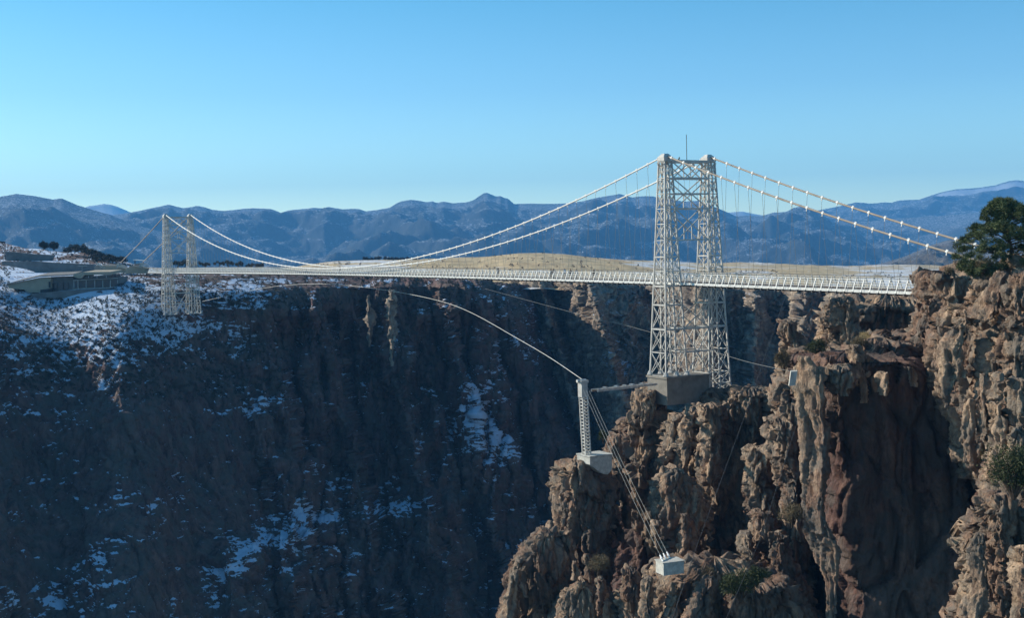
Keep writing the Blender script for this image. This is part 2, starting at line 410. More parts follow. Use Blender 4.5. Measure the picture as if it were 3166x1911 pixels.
def hill_snow(x, d):
    s = .36 * np.exp(-((x - 1150) / 160) ** 2) + .30 * np.exp(-((x - 1640) / 90) ** 2) * (d > 8)
    s = s + .42 * np.exp(-((x - 2080) / 130) ** 2) + .38 * np.exp(-((x - 2750) / 200) ** 2) + .25 * np.exp(-((x - 2330) / 90) ** 2)
    return s + .19
def hill():
    cx = np.array([c[0] for c in hc], float); cy = np.array([c[1] for c in hc], float)
    xs = np.linspace(820, 3300, 760); ys = np.interp(xs, cx, cy); D, Df = 1000., 560.
    a, bz = ray(xs, ys); t = np.concatenate([[-.5, -.2, -.08], np.linspace(0, 1, 90) ** .8])[:, None]
    Yg = D + (Df - D) * t; Xg = (a * D)[None, :] * (Yg / D)
    # rim just below the deck line
    yr = np.interp(xs, [820, 1500, 2100, 2900, 3300], [868, 888, 905, 925, 940]); zr = ray(xs, yr)[1] * Df
    pr = np.where(t >= 0, np.clip(t, 0, 1) ** 1.15, np.abs(t) * .6)
    Zg = (bz * D)[None, :] * (1 - pr) + zr[None, :] * pr
    G_ = np.stack([Xg, Yg + 0 * Xg, Zg], -1); p = G_.reshape(-1, 3).astype(np.float32)
    G_[..., 2] += (fbm(p / 90, 4).reshape(Zg.shape) * 3.0 + fbm(p / 12, 3).reshape(Zg.shape) * .8) * np.clip(np.abs(t) * 4, .12, 1)
    sn = hill_snow(xs[None, :] + 0 * Zg, (bz * D)[None, :] - Zg) + fbm(p / 40 + 3, 3).reshape(Zg.shape) * .5
    o = meshobj('grassy_hill', G_.reshape(-1, 3), gridfaces(*Zg.shape), M_hill, smooth=True, attrs={'snow': sn.ravel()})
    tag(o, kind='structure'); return G_
HILL = hill()

# ------------------------------------------------------------------ gorge walls (continuous sheets)
def sheet(name, xa, xb, nx, ytop, ybot, ny, Dfun, S, M, seed, snowfun=None, dk=1.0, st=.42, snow_thr=.55):
    xs = np.linspace(xa, xb, nx)[None, :]; v = np.linspace(0, 1, ny)[:, None]
    yt = ytop(xs); yb = ybot(xs); ys = yt + (yb - yt) * v
    X2 = xs + 0 * ys
    D = Dfun(X2, ys)
    a, bz = ray(X2 * KD, ys * KD)
    G_ = np.stack([a * D, D, bz * D], -1)
    n = gridnormals(G_)
    n = np.where((n[..., 1:2] > 0), -n, n)
    p = G_.reshape(-1, 3).astype(np.float32)
    d = rock_disp(p, S, st, seed).reshape(D.shape)
    k = dk(X2, ys) if callable(dk) else dk
    soft = np.clip(1.25 - np.abs(n[..., 2]) * 1.1, .25, 1)
    G_ = G_ + n * (d * k * soft)[..., None]
    n2 = gridnormals(G_); n2 = np.where((n2[..., 2:3] < 0) & (n[..., 2:3] > 0), -n2, n2)
    n2 = np.where(n2[..., 1:2] > .6, -n2, n2)
    sn = (np.clip(n2[..., 2], 0, 1) - snow_thr) * .9
    if snowfun is not None: sn = sn + snowfun(X2, ys, p.reshape(G_.shape))
    o = meshobj(name, G_.reshape(-1, 3), gridfaces(ny, nx), M, attrs={'snow': sn.ravel()})
    tag(o, kind='structure')
    return G_, n2, sn

# skyline of the left plateau (display px), depth by row
LSX = [-300, -60, 0, 11, 15, 35, 60, 97, 144, 197, 227, 258, 296, 318, 345, 374, 420, 470, 540, 620, 700, 760, 1450]
LSY = [565, 572, 580, 583, 586, 591, 597, 599, 606, 607, 612, 622, 628, 634, 642, 644, 646, 646, 644, 648, 652, 655, 690]
def l_top(x): return np.interp(x, LSX, LSY)
def l_bot(x): return 1560 + 0 * x
def l_D(x, y):
    f = np.interp(y, [580, 600, 640, 665, 700, 745, 800, 900, 1000, 1150, 1300, 1500, 1700],
                  [640, 600, 520, 462, 442, 428, 420, 408, 396, 384, 366, 345, 325])
    # right of the tower the rim turns into a sheer, fluted wall
    g = np.interp(y, [645, 660, 690, 760, 900, 1100, 1300, 1500, 1700], [560, 500, 468, 452, 440, 425, 405, 380, 355])
    w = sstep(520, 820, x)
    d = f * (1 - w) + g * w
    d = d + 26 * sstep(980, 1180, x) * sstep(600, 800, y) + 10 * np.sin(x / 67.) * sstep(660, 760, y)
    # the spur edge falling from (1150,700) to (1370,1100): behind it the wall drops away
    e = x - (1150 + (y - 700) * .55)
    d = d + 90 * sstep(0, 150, e)
    # ledge that carries the long snow patch
    e2 = y - (1310 - (x - 600) * .20 + 10 * np.sin(x / 40.))
    q = np.stack([x / 60., y / 170., 0 * x], -1).reshape(-1, 3).astype(np.float32)
    wv = perlin(q).reshape(x.shape); w2 = perlin(q * 2.1 + 9).reshape(x.shape)
    ph = x - (y - 700) * .20 + 30 * wv + 12 * w2
    fl = np.abs(np.mod(ph / 74., 1) - .5) * 2; fl2 = np.abs(np.mod(ph / 27. + wv, 1) - .5) * 2
    am = sstep(700, 860, y + .2 * np.maximum(x - 450, 0)) * (.12 + .88 * w)
    fl0 = np.abs(np.mod((ph + 40 * wv) / 168., 1) - .5) * 2
    d = d + (17 * fl0 ** .8 + 8 * fl ** .7 * np.clip(.7 + 1.2 * w2, .2, 1.4) + 2. * fl2 ** .8) * am
    d = d + .07 * (np.minimum(x, 640) - 440) * sstep(720, 830, y) * (x < 2000)
    return d - 14 * sstep(-60, 25, e2) * sstep(430, 620, x) + 14 * sstep(1050, 1150, x) * sstep(-60, 25, e2) * 1.0
SP = [(220, 810, 260, 80, .30), (520, 790, 160, 60, .25), (60, 655, 150, 45, .8), (60, 720, 120, 40, .55), (190, 745, 130, 45, .7), (290, 700, 70, 45, .8), (360, 760, 110, 40, .6), (90, 850, 110, 60, .42), (290, 830, 100, 60, .4),
      (560, 700, 90, 25, .6), (630, 745, 80, 45, .55), (440, 800, 120, 50, .3), (610, 680, 60, 20, .5), (160, 800, 60, 50, .5),
      (1138, 978, 66, 62, 1.15), (1172, 1045, 56, 60, .85), (1210, 1100, 40, 22, .6), (1210, 1140, 14, 14, .6), (740, 1235, 95, 50, .75), (690, 1320, 70, 60, .75), (950, 1225, 70, 32, .7), (540, 1370, 65, 18, .8),
      (70, 1450, 110, 30, .6), (230, 1440, 90, 30, .45), (1260, 1215, 50, 30, .6), (620, 970, 70, 30, .35), (520, 975, 50, 25, .45), (700, 960, 60, 15, .4), (60, 960, 60, 50, .45),
      (880, 960, 40, 60, .25), (1180, 880, 30, 40, .4), (950, 800, 60, 60, .2), (420, 1130, 25, 20, .4), (330, 1170, 15, 12, .6), (375, 1220, 15, 15, .6), (490, 1160, 15, 12, .6), (980, 690, 200, 25, .35), (1170, 780, 60, 70, .3)]
def l_snow(x, y, p):
    s = -.30 + 0 * x
    for (a, b_, ra, rb, k) in SP:
        s = s + k * (.78 if b_ < 760 else .9) * np.exp(-(((x - a) / ra) ** 2 + ((y - b_) / rb) ** 2) * .8)
    q = p.reshape(-1, 3)
    n_ = fbm(q * np.array((.10, .10, .30), np.float32), 4).reshape(x.shape)
    n3 = fbm(q * np.array((.03, .03, .06), np.float32) + 9, 3).reshape(x.shape)
    s = s - .38 * sstep(640, 760, x) * sstep(740, 690, y)
    n5 = fbm(q * np.array((.35, .35, 1.1), np.float32) + 31, 3).reshape(x.shape)
    s = s - .12 * sstep(800, 740, y) * sstep(700, 600, x)
    return s + n5 * 1.3 + n_ * 1.35 + n3 * .5 + .16 - .13 * sstep(760, 900, y)
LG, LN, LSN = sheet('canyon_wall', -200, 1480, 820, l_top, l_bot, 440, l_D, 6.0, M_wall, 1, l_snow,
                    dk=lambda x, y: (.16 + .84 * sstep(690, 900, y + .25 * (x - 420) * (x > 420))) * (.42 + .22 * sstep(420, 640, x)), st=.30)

def b_top(x): return np.interp(x, [1100, 1300, 2500], [668, 675, 712])
def b_bot(x): return np.interp(x, [1100, 1500, 1900, 2500], [1450, 1350, 1200, 1150])
BX = [1100, 1225, 1240, 1300, 1330, 1420, 1440, 1560, 1575, 1640, 1700, 1720, 1790, 1815, 1850, 1905, 1930, 1990, 2010, 2080, 2120, 2250, 2500]
BD = [640, 620, 600, 560, 590, 525, 545, 560, 540, 500, 478, 500, 505, 486, 498, 500, 470, 478, 440, 410, 370, 330, 300]
def b_D(x, y):
    sh = (y - 680) * .28
    d = np.interp(x - sh * sstep(1750, 1500, x), BX, BD)
    d = d - (y - 680) * .16
    q = np.stack([x / 70., y / 90., 0 * x], -1).reshape(-1, 3).astype(np.float32)
    wv = perlin(q).reshape(x.shape); w2 = perlin(q * 2.3 + 9).reshape(x.shape)
    def saw(t, k=.38):
        t = t - np.floor(t); return np.where(t < k, 1 - t / k, (t - k) / (1 - k))
    ph = (x - (y - 700) * .22 + 26 * wv + 9 * w2)
    a_ = np.clip(.75 + 1.3 * perlin(q * .6 + 40).reshape(x.shape), .15, 1.6)
    return d + 7 * a_ * saw(ph / 66., .5) + 2.5 * saw(ph / 21. + 2 * wv, .5) 
def b_snow(x, y, p):
    s = -.25 + .45 * np.exp(-(((x - 1490) / 60) ** 2 + ((y - 860) / 60) ** 2)) + .3 * np.exp(-(((x - 1480) / 120) ** 2 + ((y - 730) / 40) ** 2))
    s = s + .3 * np.exp(-(((x - 1250) / 60) ** 2 + ((y - 790) / 25) ** 2))
    q = p.reshape(-1, 3); return s + fbm(q * np.array((.10, .10, .30), np.float32), 4).reshape(x.shape) * .8
sheet('canyon_wall', 1110, 2400, 780, b_top, b_bot, 250, b_D, 4.2, M_midr, 4, b_snow, dk=.95, st=.30)

# ------------------------------------------------------------------ rock masses of the near rim
def section(n, asp, N):
    """superellipse outline resampled evenly; asp = b/a; returns unit points (x in -1..1, y in -1..1), dense at the front"""
    th = np.linspace(0, 2 * np.pi, 4000); c, s = np.cos(th), np.sin(th)
    x = np.sign(c) * np.abs(c) ** (2 / n); y = np.sign(s) * np.abs(s) ** (2 / n)
    seg = np.hypot(np.diff(x), np.diff(y) * asp); wgt = np.where((y[:-1] > .35), .12, 1.); cum = np.concatenate([[0], np.cumsum(seg * wgt)])
    u = np.linspace(0, cum[-1], N, endpoint=False)
    return np.interp(u, cum, x), np.interp(u, cum, y), cum[-1]
NM = [0]; MG = []
def mass(rows, D, th, S=2.2, n=2.8, k=1., M=None, name='rock_outcrop', Dslope=0., res=1.7, st=.42, yaw=0., jag=1.):
    """rows (y, xl, xr) in display px give its outline at distance D; th = front-to-back thickness"""
    NM[0] += 1; M = M or M_near
    ry = np.array([r_[0] for r_ in rows], float); xl = np.array([r_[1] for r_ in rows], float); xr = np.array([r_[2] for r_ in rows], float)
    yend = min(ry[-1], 1560.)
    step = D / 1273. * res
    H = (yend - ry[0]) * KD * D / FPX; nz = max(8, int(H / step))
    yy = np.linspace(ry[0], yend, nz); l = np.interp(yy, ry, xl); r_ = np.interp(yy, ry, xr)
    # broken, stepped flanks
    wd_ = r_ - l; amp = np.clip(wd_ * .09, 1., 7.) * jag
    def stp(sd_):
        o_ = 0
        for pr, w_ in ((37., 1.), (15., .5), (6., .25)):
            q = np.stack([yy / pr, 0 * yy + NM[0] * 5.3 + sd_, 0 * yy], -1).astype(np.float32)
            v_ = perlin(q) * 2.2; o_ = o_ + w_ * (np.round(v_ * 2) / 2 * .7 + v_ * .3)
        return o_
    l = l + amp * (stp(1.7) + .25); r_ = r_ + amp * (stp(8.1) - .25)
    wd_ = np.maximum(r_ - l, 2.); b_ = th / 2 * np.clip(wd_ / wd_.max(), .35, 1); Df = D + Dslope * (yy - ry[0]) / 100.; Dc = Df + b_
    aL, zL = ray(l * KD, yy * KD); aR, zR = ray((l + wd_) * KD, yy * KD)
    XL, XR, Z = aL * Dc, aR * Dc, (zL + zR) / 2 * Dc
    a = (XR - XL) / 2; xc = (XL + XR) / 2; amax = a.max()
    if yaw:
        fac = 1 / (math.cos(yaw) + th / 2 / amax * abs(math.sin(yaw))); a = a * fac; b_ = b_ * fac; amax = a.max()
    ux, uy, per = section(n, th / 2 / amax, 64)
    N_ = int(np.clip(per * amax / step, 24, 640)); ux, uy, _p = section(n, th / 2 / amax, N_)
    sc = np.array([.04, .3, .58, .82, .94]); dz = np.array([.14, .13, .10, .06, .025]) * min(a[0] * 2, 3.)
    A = np.concatenate([a[0] * sc, a]); B_ = np.concatenate([b_[0] * sc, b_]); XC = np.concatenate([[xc[0]] * 5, xc]); ZZ = np.concatenate([Z[0] + dz, Z])
    YC = np.concatenate([[Dc[0]] * 5, Dc])
    lx, ly = A[:, None] * ux[None, :], B_[:, None] * uy[None, :]
    cy_, sy_ = math.cos(yaw), math.sin(yaw)
    Gx = XC[:, None] + lx * cy_ - ly * sy_; Gy = YC[:, None] + lx * sy_ + ly * cy_; Gz = ZZ[:, None] + 0 * Gx
    G_ = np.stack([Gx, Gy, Gz], -1); nm = gridnormals(G_, True)
    ctr = np.stack([XC[:, None] + 0 * Gx, YC[:, None] + 0 * Gx, Gz], -1)
    sgn = np.sign(((G_ - ctr)[..., :2] * nm[..., :2]).sum(-1).mean()); nm = nm * (sgn if sgn else 1)
    p = G_.reshape(-1, 3).astype(np.float32)
    lo, hi = rock_disp(p, S, st, NM[0] % 5, True); lo = lo.reshape(Gx.shape); hi = hi.reshape(Gx.shape)
    lim = np.clip(A / (S * .9), .15, 1)[:, None]; lim2 = np.clip(A / (S * .45), .2, 1)[:, None]
    lo = lo - np.percentile(lo, 75); lo = np.where(lo > 0, S * .14 * np.tanh(lo / (S * .14)), np.maximum(lo, -1.5 * S))
    hi = hi - np.percentile(hi, 70)
    G_ = G_ + nm * (lo * k * lim + hi * .85 * k * lim2)[..., None]
    o = meshobj(name, G_.reshape(-1, 3), gridfaces(G_.shape[0], G_.shape[1], True), M)
    MG.append(G_[5:, uy < .2, :].reshape(-1, 3)[::7])
    return tag(o, kind='structure')

R_ = mass
# peninsula under the right tower
R_([(928, 1552, 1578), (955, 1518, 1590), (990, 1500, 1604), (1008, 1490, 1640), (1020, 1484, 1765), (1045, 1464, 1785), (1090, 1446, 1795), (1130, 1452, 1800), (1200, 1490, 1820), (1300, 1510, 1850), (1640, 1480, 1900)], 189, 34, 2.6, 2.6)
R_([(1052, 1470, 1492), (1090, 1462, 1503), (1150, 1473, 1510), (1200, 1490, 1518), (1270, 1500, 1520)], 181, 7, 1.6)
R_([(1004, 1600, 1640), (1040, 1588, 1640), (1085, 1585, 1615), (1140, 1590, 1610)], 180, 8, 1.7)
R_([(985, 1650, 1700), (1010, 1632, 1690), (1070, 1626, 1668), (1120, 1632, 1660), (1160, 1640, 1655)], 177, 9, 1.6)
R_([(944, 1700, 1885), (965, 1690, 1893), (1000, 1660, 1900), (1100, 1625, 1915), (1250, 1650, 1930), (1400, 1650, 1960), (1640, 1600, 2000)], 181, 30, 2.6, 4)
R_([(975, 1672, 1735), (1030, 1680, 1745), (1080, 1676, 1725), (1130, 1680, 1735), (1190, 1690, 1738), (1230, 1700, 1730)], 172, 10, 1.5, 2.2)
R_([(938, 1745, 1850), (948, 1738, 1865), (975, 1742, 1860), (1010, 1752, 1850)], 180, 16, 1.6)
R_([(905, 1882, 1925), (925, 1858, 1935), (950, 1838, 1940), (985, 1850, 1945), (1030, 1872, 1950), (1110, 1880, 1960)], 150, 12, 1.5)
R_([(1012, 1840, 1912), (1040, 1818, 1915), (1070, 1836, 1920), (1120, 1862, 1925), (1200, 1880, 1930), (1500, 1890, 1960)], 146, 12, 1.5)
R_([(1075, 1800, 1840), (1110, 1785, 1850), (1150, 1788, 1850), (1200, 1795, 1860), (1300, 1800, 1880), (1640, 1760, 1900)], 160, 16, 1.6)
R_([(1232, 1812, 1850), (1260, 1802, 1865), (1300, 1805, 1870), (1340, 1818, 1880), (1640, 1800, 1900)], 147, 12, 1.3)
R_([(1288, 1778, 1812), (1315, 1772, 1820), (1350, 1785, 1825), (1420, 1790, 1840)], 144, 7, 1.1)
R_([(1285, 1858, 1895), (1320, 1850, 1905), (1360, 1858, 1915), (1420, 1848, 1950), (1640, 1840, 1990)], 139, 10, 1.2)
# blocky outcrop above the anchor ledge
R_([(1130, 1608, 1650), (1155, 1578, 1680), (1190, 1566, 1700), (1230, 1562, 1712), (1280, 1570, 1700), (1330, 1590, 1690), (1400, 1580, 1720), (1640, 1560, 1760)], 160, 18, 1.7)
R_([(1255, 1566, 1590), (1290, 1568, 1586), (1318, 1574, 1584)], 152, 4, .9)
R_([(1238, 1636, 1655), (1262, 1628, 1668), (1300, 1634, 1672), (1350, 1630, 1680)], 150, 6, .9)
# mast pinnacle
R_([(1106, 1372, 1408), (1114, 1354, 1424), (1132, 1338, 1446), (1160, 1326, 1474), (1230, 1326, 1480), (1290, 1336, 1482), (1340, 1342, 1478), (1420, 1330, 1470), (1640, 1300, 1470)], 166, 24, 2.0, 2.5)
R_([(1280, 1345, 1372), (1320, 1352, 1382), (1370, 1362, 1384)], 161, 5, 1.1)
# left spur
R_([(1276, 1302, 1338), (1292, 1284, 1352), (1320, 1262, 1366), (1345, 1241, 1376), (1380, 1226, 1388), (1430, 1216, 1396), (1487, 1203, 1400), (1640, 1175, 1410)], 158, 18, 1.9, 2.7)
R_([(1345, 1240, 1262), (1385, 1226, 1254), (1440, 1216, 1248), (1520, 1200, 1240)], 155, 6, 1.2)
# lower boulders and ledges
R_([(1388, 1382, 1415), (1410, 1360, 1450), (1440, 1345, 1500), (1470, 1322, 1560), (1640, 1290, 1620)], 146, 22, 1.5)
R_([(1336, 1404, 1420), (1350, 1400, 1424), (1375, 1404, 1430), (1410, 1404, 1436)], 148, 4, .8)
R_([(1352, 1378, 1390), (1368, 1374, 1394), (1392, 1376, 1396)], 146, 3, .7)
R_([(1392, 1434, 1452), (1410, 1428, 1460), (1440, 1434, 1462)], 139, 4, .8)
R_([(1445, 1436, 1450), (1470, 1434, 1452), (1500, 1436, 1452)], 138, 3, .8)
R_([(1372, 1500, 1530), (1400, 1490, 1545), (1450, 1480, 1560), (1640, 1470, 1600)], 142, 10, 1.2)
# anchor-block outcrop
R_([(1352, 1640, 1800), (1366, 1580, 1840), (1386, 1552, 1862), (1410, 1542, 1872), (1450, 1538, 1882), (1520, 1520, 1900), (1640, 1500, 1930)], 132, 24, 1.7, 3.2)
R_([(1392, 1548, 1572), (1430, 1542, 1566), (1480, 1545, 1572), (1560, 1530, 1570)], 130, 5, 1.0)
R_([(1392, 1690, 1716), (1420, 1672, 1722), (1450, 1650, 1712), (1500, 1620, 1700), (1600, 1600, 1700)], 126, 8, 1.1)
R_([(1400, 1612, 1650), (1440, 1604, 1640), (1500, 1590, 1630)], 129, 5, 1.0)
R_([(1392, 1730, 1900), (1430, 1720, 1940), (1500, 1700, 1990), (1640, 1690, 2010)], 129, 20, 1.5, 3)
# tall pillar and the great shaded face to its right
R_([(862, 1918, 1962), (885, 1905, 1990), (930, 1903, 1996), (980, 1908, 1996), (1050, 1916, 2004), (1110, 1923, 2002), (1180, 1926, 1996), (1230, 1927, 1990), (1285, 1931, 2012), (1320, 1946, 2034), (1350, 1962, 2030), (1400, 1981, 2022), (1450, 1986, 2016), (1640, 1992, 2020)], 128.6, 1.7, 1.3, 3.4, .62, st=.22, yaw=-1.0, jag=.5)
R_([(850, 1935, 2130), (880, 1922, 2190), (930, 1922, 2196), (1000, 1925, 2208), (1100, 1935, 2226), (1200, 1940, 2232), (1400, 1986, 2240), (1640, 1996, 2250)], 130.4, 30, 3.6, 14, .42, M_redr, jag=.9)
R_([(822, 2060, 2190), (835, 2035, 2215), (870, 2010, 2230), (900, 1990, 2240)], 136, 20, 1.4, 3)
R_([(805, 2100, 2190), (818, 2085, 2230), (850, 2070, 2240)], 142, 18, 1.3, 3)
R_([(832, 2046, 2064), (850, 2040, 2080), (880, 2044, 2086), (900, 2050, 2080)], 131, 5, .9)
R_([(895, 2112, 2134), (925, 2108, 2138), (950, 2116, 2130)], 125.5, 4, .9)
R_([(885, 1985, 2045), (905, 1975, 2060), (950, 1990, 2040)], 127, 6, 1.)
# buttresses below the bridge end
R_([(712, 2060, 2212), (724, 2010, 2220), (740, 1995, 2222), (775, 1985, 2225), (800, 1990, 2230), (900, 1990, 2260)], 196, 30, 3.0, 3)
R_([(722, 2000, 2050), (745, 1988, 2060), (780, 1984, 2060), (830, 1990, 2080)], 186, 14, 1.8)
R_([(772, 1875, 1912), (810, 1880, 1925), (860, 1880, 1960), (930, 1870, 1990)], 205, 18, 2.2)
R_([(845, 1900, 2080), (870, 1890, 2110), (940, 1880, 2150)], 160, 24, 1.8, 3)
# the nose of rock in front of the deck's end
R_([(662, 2216, 2342), (700, 2210, 2350), (712, 2206, 2348), (722, 2216, 2345), (745, 2212, 2345), (785, 2198, 2345), (830, 2180, 2340), (870, 2174, 2320), (905, 2172, 2300), (930, 2188, 2300), (1000, 2235, 2310), (1100, 2260, 2350)], 141, 17, 1.9, 3.2, .8)
R_([(633, 2300, 2332), (641, 2283, 2342), (652, 2276, 2352), (664, 2266, 2356)], 145, 9, 1.2)
R_([(722, 2222, 2260), (760, 2212, 2262), (800, 2196, 2262), (850, 2182, 2262), (890, 2176, 2262), (915, 2174, 2215)], 139.2, 1.7, 1.2, 3.2, .6, st=.3, yaw=-.95)
R_([(769, 2262, 2272), (790, 2256, 2268), (830, 2258, 2268), (900, 2256, 2266)], 134, 3, .7)
# right-hand cliff
R_([(712, 2332, 2430), (740, 2308, 2480), (780, 2278, 2520), (815, 2262, 2530), (860, 2254, 2540), (920, 2254, 2550), (975, 2264, 2550), (1020, 2295, 2550), (1100, 2318, 2560), (1200, 2376, 2560)], 117, 22, 2.0, 3.0)
R_([(768, 2300, 2345), (800, 2272, 2345), (840, 2256, 2335), (900, 2252, 2325), (950, 2260, 2300), (980, 2266, 2290)], 115.4, 1.8, 1.2, 3.2, .6, st=.28, yaw=-.95)
R_([(748, 2296, 2325), (758, 2292, 2334), (768, 2296, 2330)], 120, 5, .9)
R_([(660, 2376, 2400), (680, 2352, 2420), (700, 2338, 2440), (735, 2330, 2470), (760, 2310, 2500), (800, 2320, 2520)], 116, 14, 1.5)
R_([(655, 2398, 2425), (690, 2380, 2412), (740, 2352, 2395), (765, 2340, 2380)], 112, 5, 1.0, 2.2, st=.3)
R_([(618, 2445, 2520), (634, 2425, 2530), (652, 2400, 2540), (672, 2392, 2550), (720, 2380, 2560), (800, 2350, 2560)], 114, 18, 1.6)
R_([(664, 2432, 2500), (690, 2420, 2510), (740, 2425, 2520), (790, 2412, 2520), (840, 2410, 2540), (900, 2400, 2560)], 108, 9, 1.3, 2.4)
R_([(800, 2380, 2540), (825, 2360, 2560), (880, 2345, 2560), (960, 2340, 2570), (1100, 2345, 2570), (1200, 2372, 2570)], 109, 14, 1.8, 4)
R_([(962, 2322, 2352), (1000, 2306, 2356), (1060, 2305, 2354), (1110, 2318, 2362), (1150, 2340, 2376), (1195, 2368, 2388)], 107, 1.3, 1.0, 3.2, .6, st=.28, yaw=-.9)
R_([(900, 2358, 2368), (950, 2354, 2366), (1010, 2360, 2374), (1040, 2354, 2376)], 106, 2.5, .7)
R_([(968, 2378, 2400), (1010, 2374, 2410), (1060, 2372, 2410), (1090, 2378, 2402)], 104, 5, 1.0, 2.2, st=.3)
R_([(912, 2440, 2460), (950, 2422, 2462), (1010, 2410, 2456), (1060, 2402, 2450), (1090, 2410, 2440)], 102, 6, 1.2, 2.2, st=.3)
R_([(896, 2394, 2410), (906, 2390, 2414), (916, 2394, 2410)], 103, 2, .5, k=.4)
R_([(1190, 2372, 2420), (1215, 2354, 2450), (1260, 2347, 2520), (1295, 2330, 2560), (1325, 2314, 2560), (1360, 2328, 2560), (1400, 2336, 2560), (1440, 2314, 2560), (1487, 2301, 2560), (1640, 2285, 2560)], 92, 16, 1.5, 3.0)
R_([(1286, 2336, 2372), (1325, 2313, 2372), (1360, 2327, 2385), (1420, 2336, 2390), (1450, 2312, 2380), (1500, 2300, 2380), (1640, 2290, 2380)], 90.3, 1.4, .9, 3.2, .6, st=.28, yaw=-.9)
R_([(1318, 2440, 2475), (1350, 2432, 2480), (1400, 2436, 2480), (1450, 2438, 2470), (1500, 2432, 2470)], 86, 4, .9, 2.2)
R_([(1100, 2390, 2560), (1150, 2385, 2560), (1230, 2380, 2570)], 98, 12, 1.3, 3)
# broken ribs, blocks and pinnacles standing out of the near masses
dep = np.full((200, 320), 1e9)
for g_ in MG:
    yf = g_[:, 1] * cp - g_[:, 2] * sp; zu = g_[:, 1] * sp + g_[:, 2] * cp; u_ = FPX * g_[:, 0] / yf; w_ = -FPX * zu / yf
    px_ = (PW / 2 + u_ * cr + w_ * sr) / KD; py__ = (PH / 2 - u_ * sr + w_ * cr) / KD
    ok = (px_ > 0) & (px_ < 2559) & (py__ > 0) & (py__ < 1599)
    np.minimum.at(dep, ((py__[ok] / 8).astype(int), (px_[ok] / 8).astype(int)), g_[ok, 1])
fr = random.Random(21); nf = 0
while nf < 150:
    x_ = fr.uniform(1230, 2460); y_ = fr.uniform(700, 1480)
    if 2010 < x_ < 2345 and y_ > 890 and fr.random() < .96: continue
    if 1885 < x_ < 2050 and y_ > 850: continue
    if 1560 < x_ < 1700 and y_ < 1030: continue
    if 1385 < x_ < 1480 and y_ < 1160: continue
    if 1560 < x_ < 1700 and 1320 < y_ < 1400: continue
    d_ = dep[int(y_ / 8), int(x_ / 8)]; w_ = fr.uniform(7, 24); h_ = w_ * fr.uniform(1.3, 4.2)
    d2 = dep[int(max(0, y_ - 16) / 8), int((x_ - 14) / 8)]; d3 = dep[int((y_ + 8) / 8), int((x_ + 14) / 8)]
    if d_ > 400 or d2 > 400 or d3 > 400 or abs(d2 - d3) > 9: continue
    ln = fr.uniform(-.12, .30); sc_ = 150. / d_; w_ *= sc_; h_ *= sc_
    rw = [(y_ + h_ * t, x_ + ln * h_ * t - w_ * q * fr.uniform(.8, 1.2), x_ + ln * h_ * t + w_ * q * fr.uniform(.8, 1.2)) for t, q in ((0, .35), (.15, .7), (.45, 1.), (.75, .9), (1.1, .6))]
    wm = w_ * 2 * KD * d_ / FPX
    mass(rw, d_ - wm * fr.uniform(.15, .4), wm * fr.uniform(.9, 1.4), max(.5, wm * .34), fr.choice((2.2, 3.2, 5.)), 1.15, res=1.7, yaw=fr.uniform(-.7, .5), st=.34); nf += 1
# thin sunlit ribs on the far wall left of mid-span
R_([(712, 885, 891), (740, 881, 895), (775, 880, 899), (800, 886, 896), (835, 886, 893)], 442, 10, 2.4, 2.2, 1.5, M_midr, st=.3, jag=2.5)
R_([(700, 938, 950), (725, 934, 952), (760, 930, 950), (800, 934, 954), (850, 940, 950), (880, 942, 948)], 438, 12, 2.4, 2.2, 1.5, M_midr, st=.3, jag=2.5)
# the rim going on to the right, outside the picture
R_([(640, 2500, 3500), (900, 2500, 3500), (1300, 2510, 3500), (1560, 2500, 3500)], 122, 70, 4.0, 5, res=4.5)
# deep shaded back of the alcoves
def alc_D(x, y): return np.interp(x, [1440, 1700, 2000, 2150, 2320, 2500], [205, 196, 178, 172, 160, 142]) - (y - 700) * .006 + 3 * np.sin(x / 37.)
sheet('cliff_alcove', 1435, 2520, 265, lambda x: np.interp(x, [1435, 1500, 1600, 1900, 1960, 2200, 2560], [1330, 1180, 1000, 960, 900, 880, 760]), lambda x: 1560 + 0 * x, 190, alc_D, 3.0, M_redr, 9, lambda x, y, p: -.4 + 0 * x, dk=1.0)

# ------------------------------------------------------------------ bridge frame
TH = -1.03353
AX = Vector((math.cos(TH), math.sin(TH), 0)); TT = Vector((-AX.y, AX.x, 0)); R0 = Vector((26.976, 193.743, 0))
UP = Vector((0, 0, 1)); SPAN = 268.0; ZC = 13.03; ZD = -6.34; WC = 8.26 / 2
def B(s, t, z): return R0 + AX * s + TT * t + UP * z
def zd(s):
    k = max(0, 1 - ((s + 134) / 134) ** 2) if s < 0 else 0
    return ZD + .45 * k - .012 * max(0, s)
bridge = empty('suspension_bridge', B(0, 0, -20))
tag(bridge, 'long silver suspension bridge deck hung from white cables across the deep rocky gorge', 'bridge')
def copyobj(o, par, M4):
    c = o.copy(); C.objects.link(c); c.parent = par
    c.matrix_parent_inverse = Matrix.Translation(-parent_loc(par)); c.matrix_basis = M4; return c

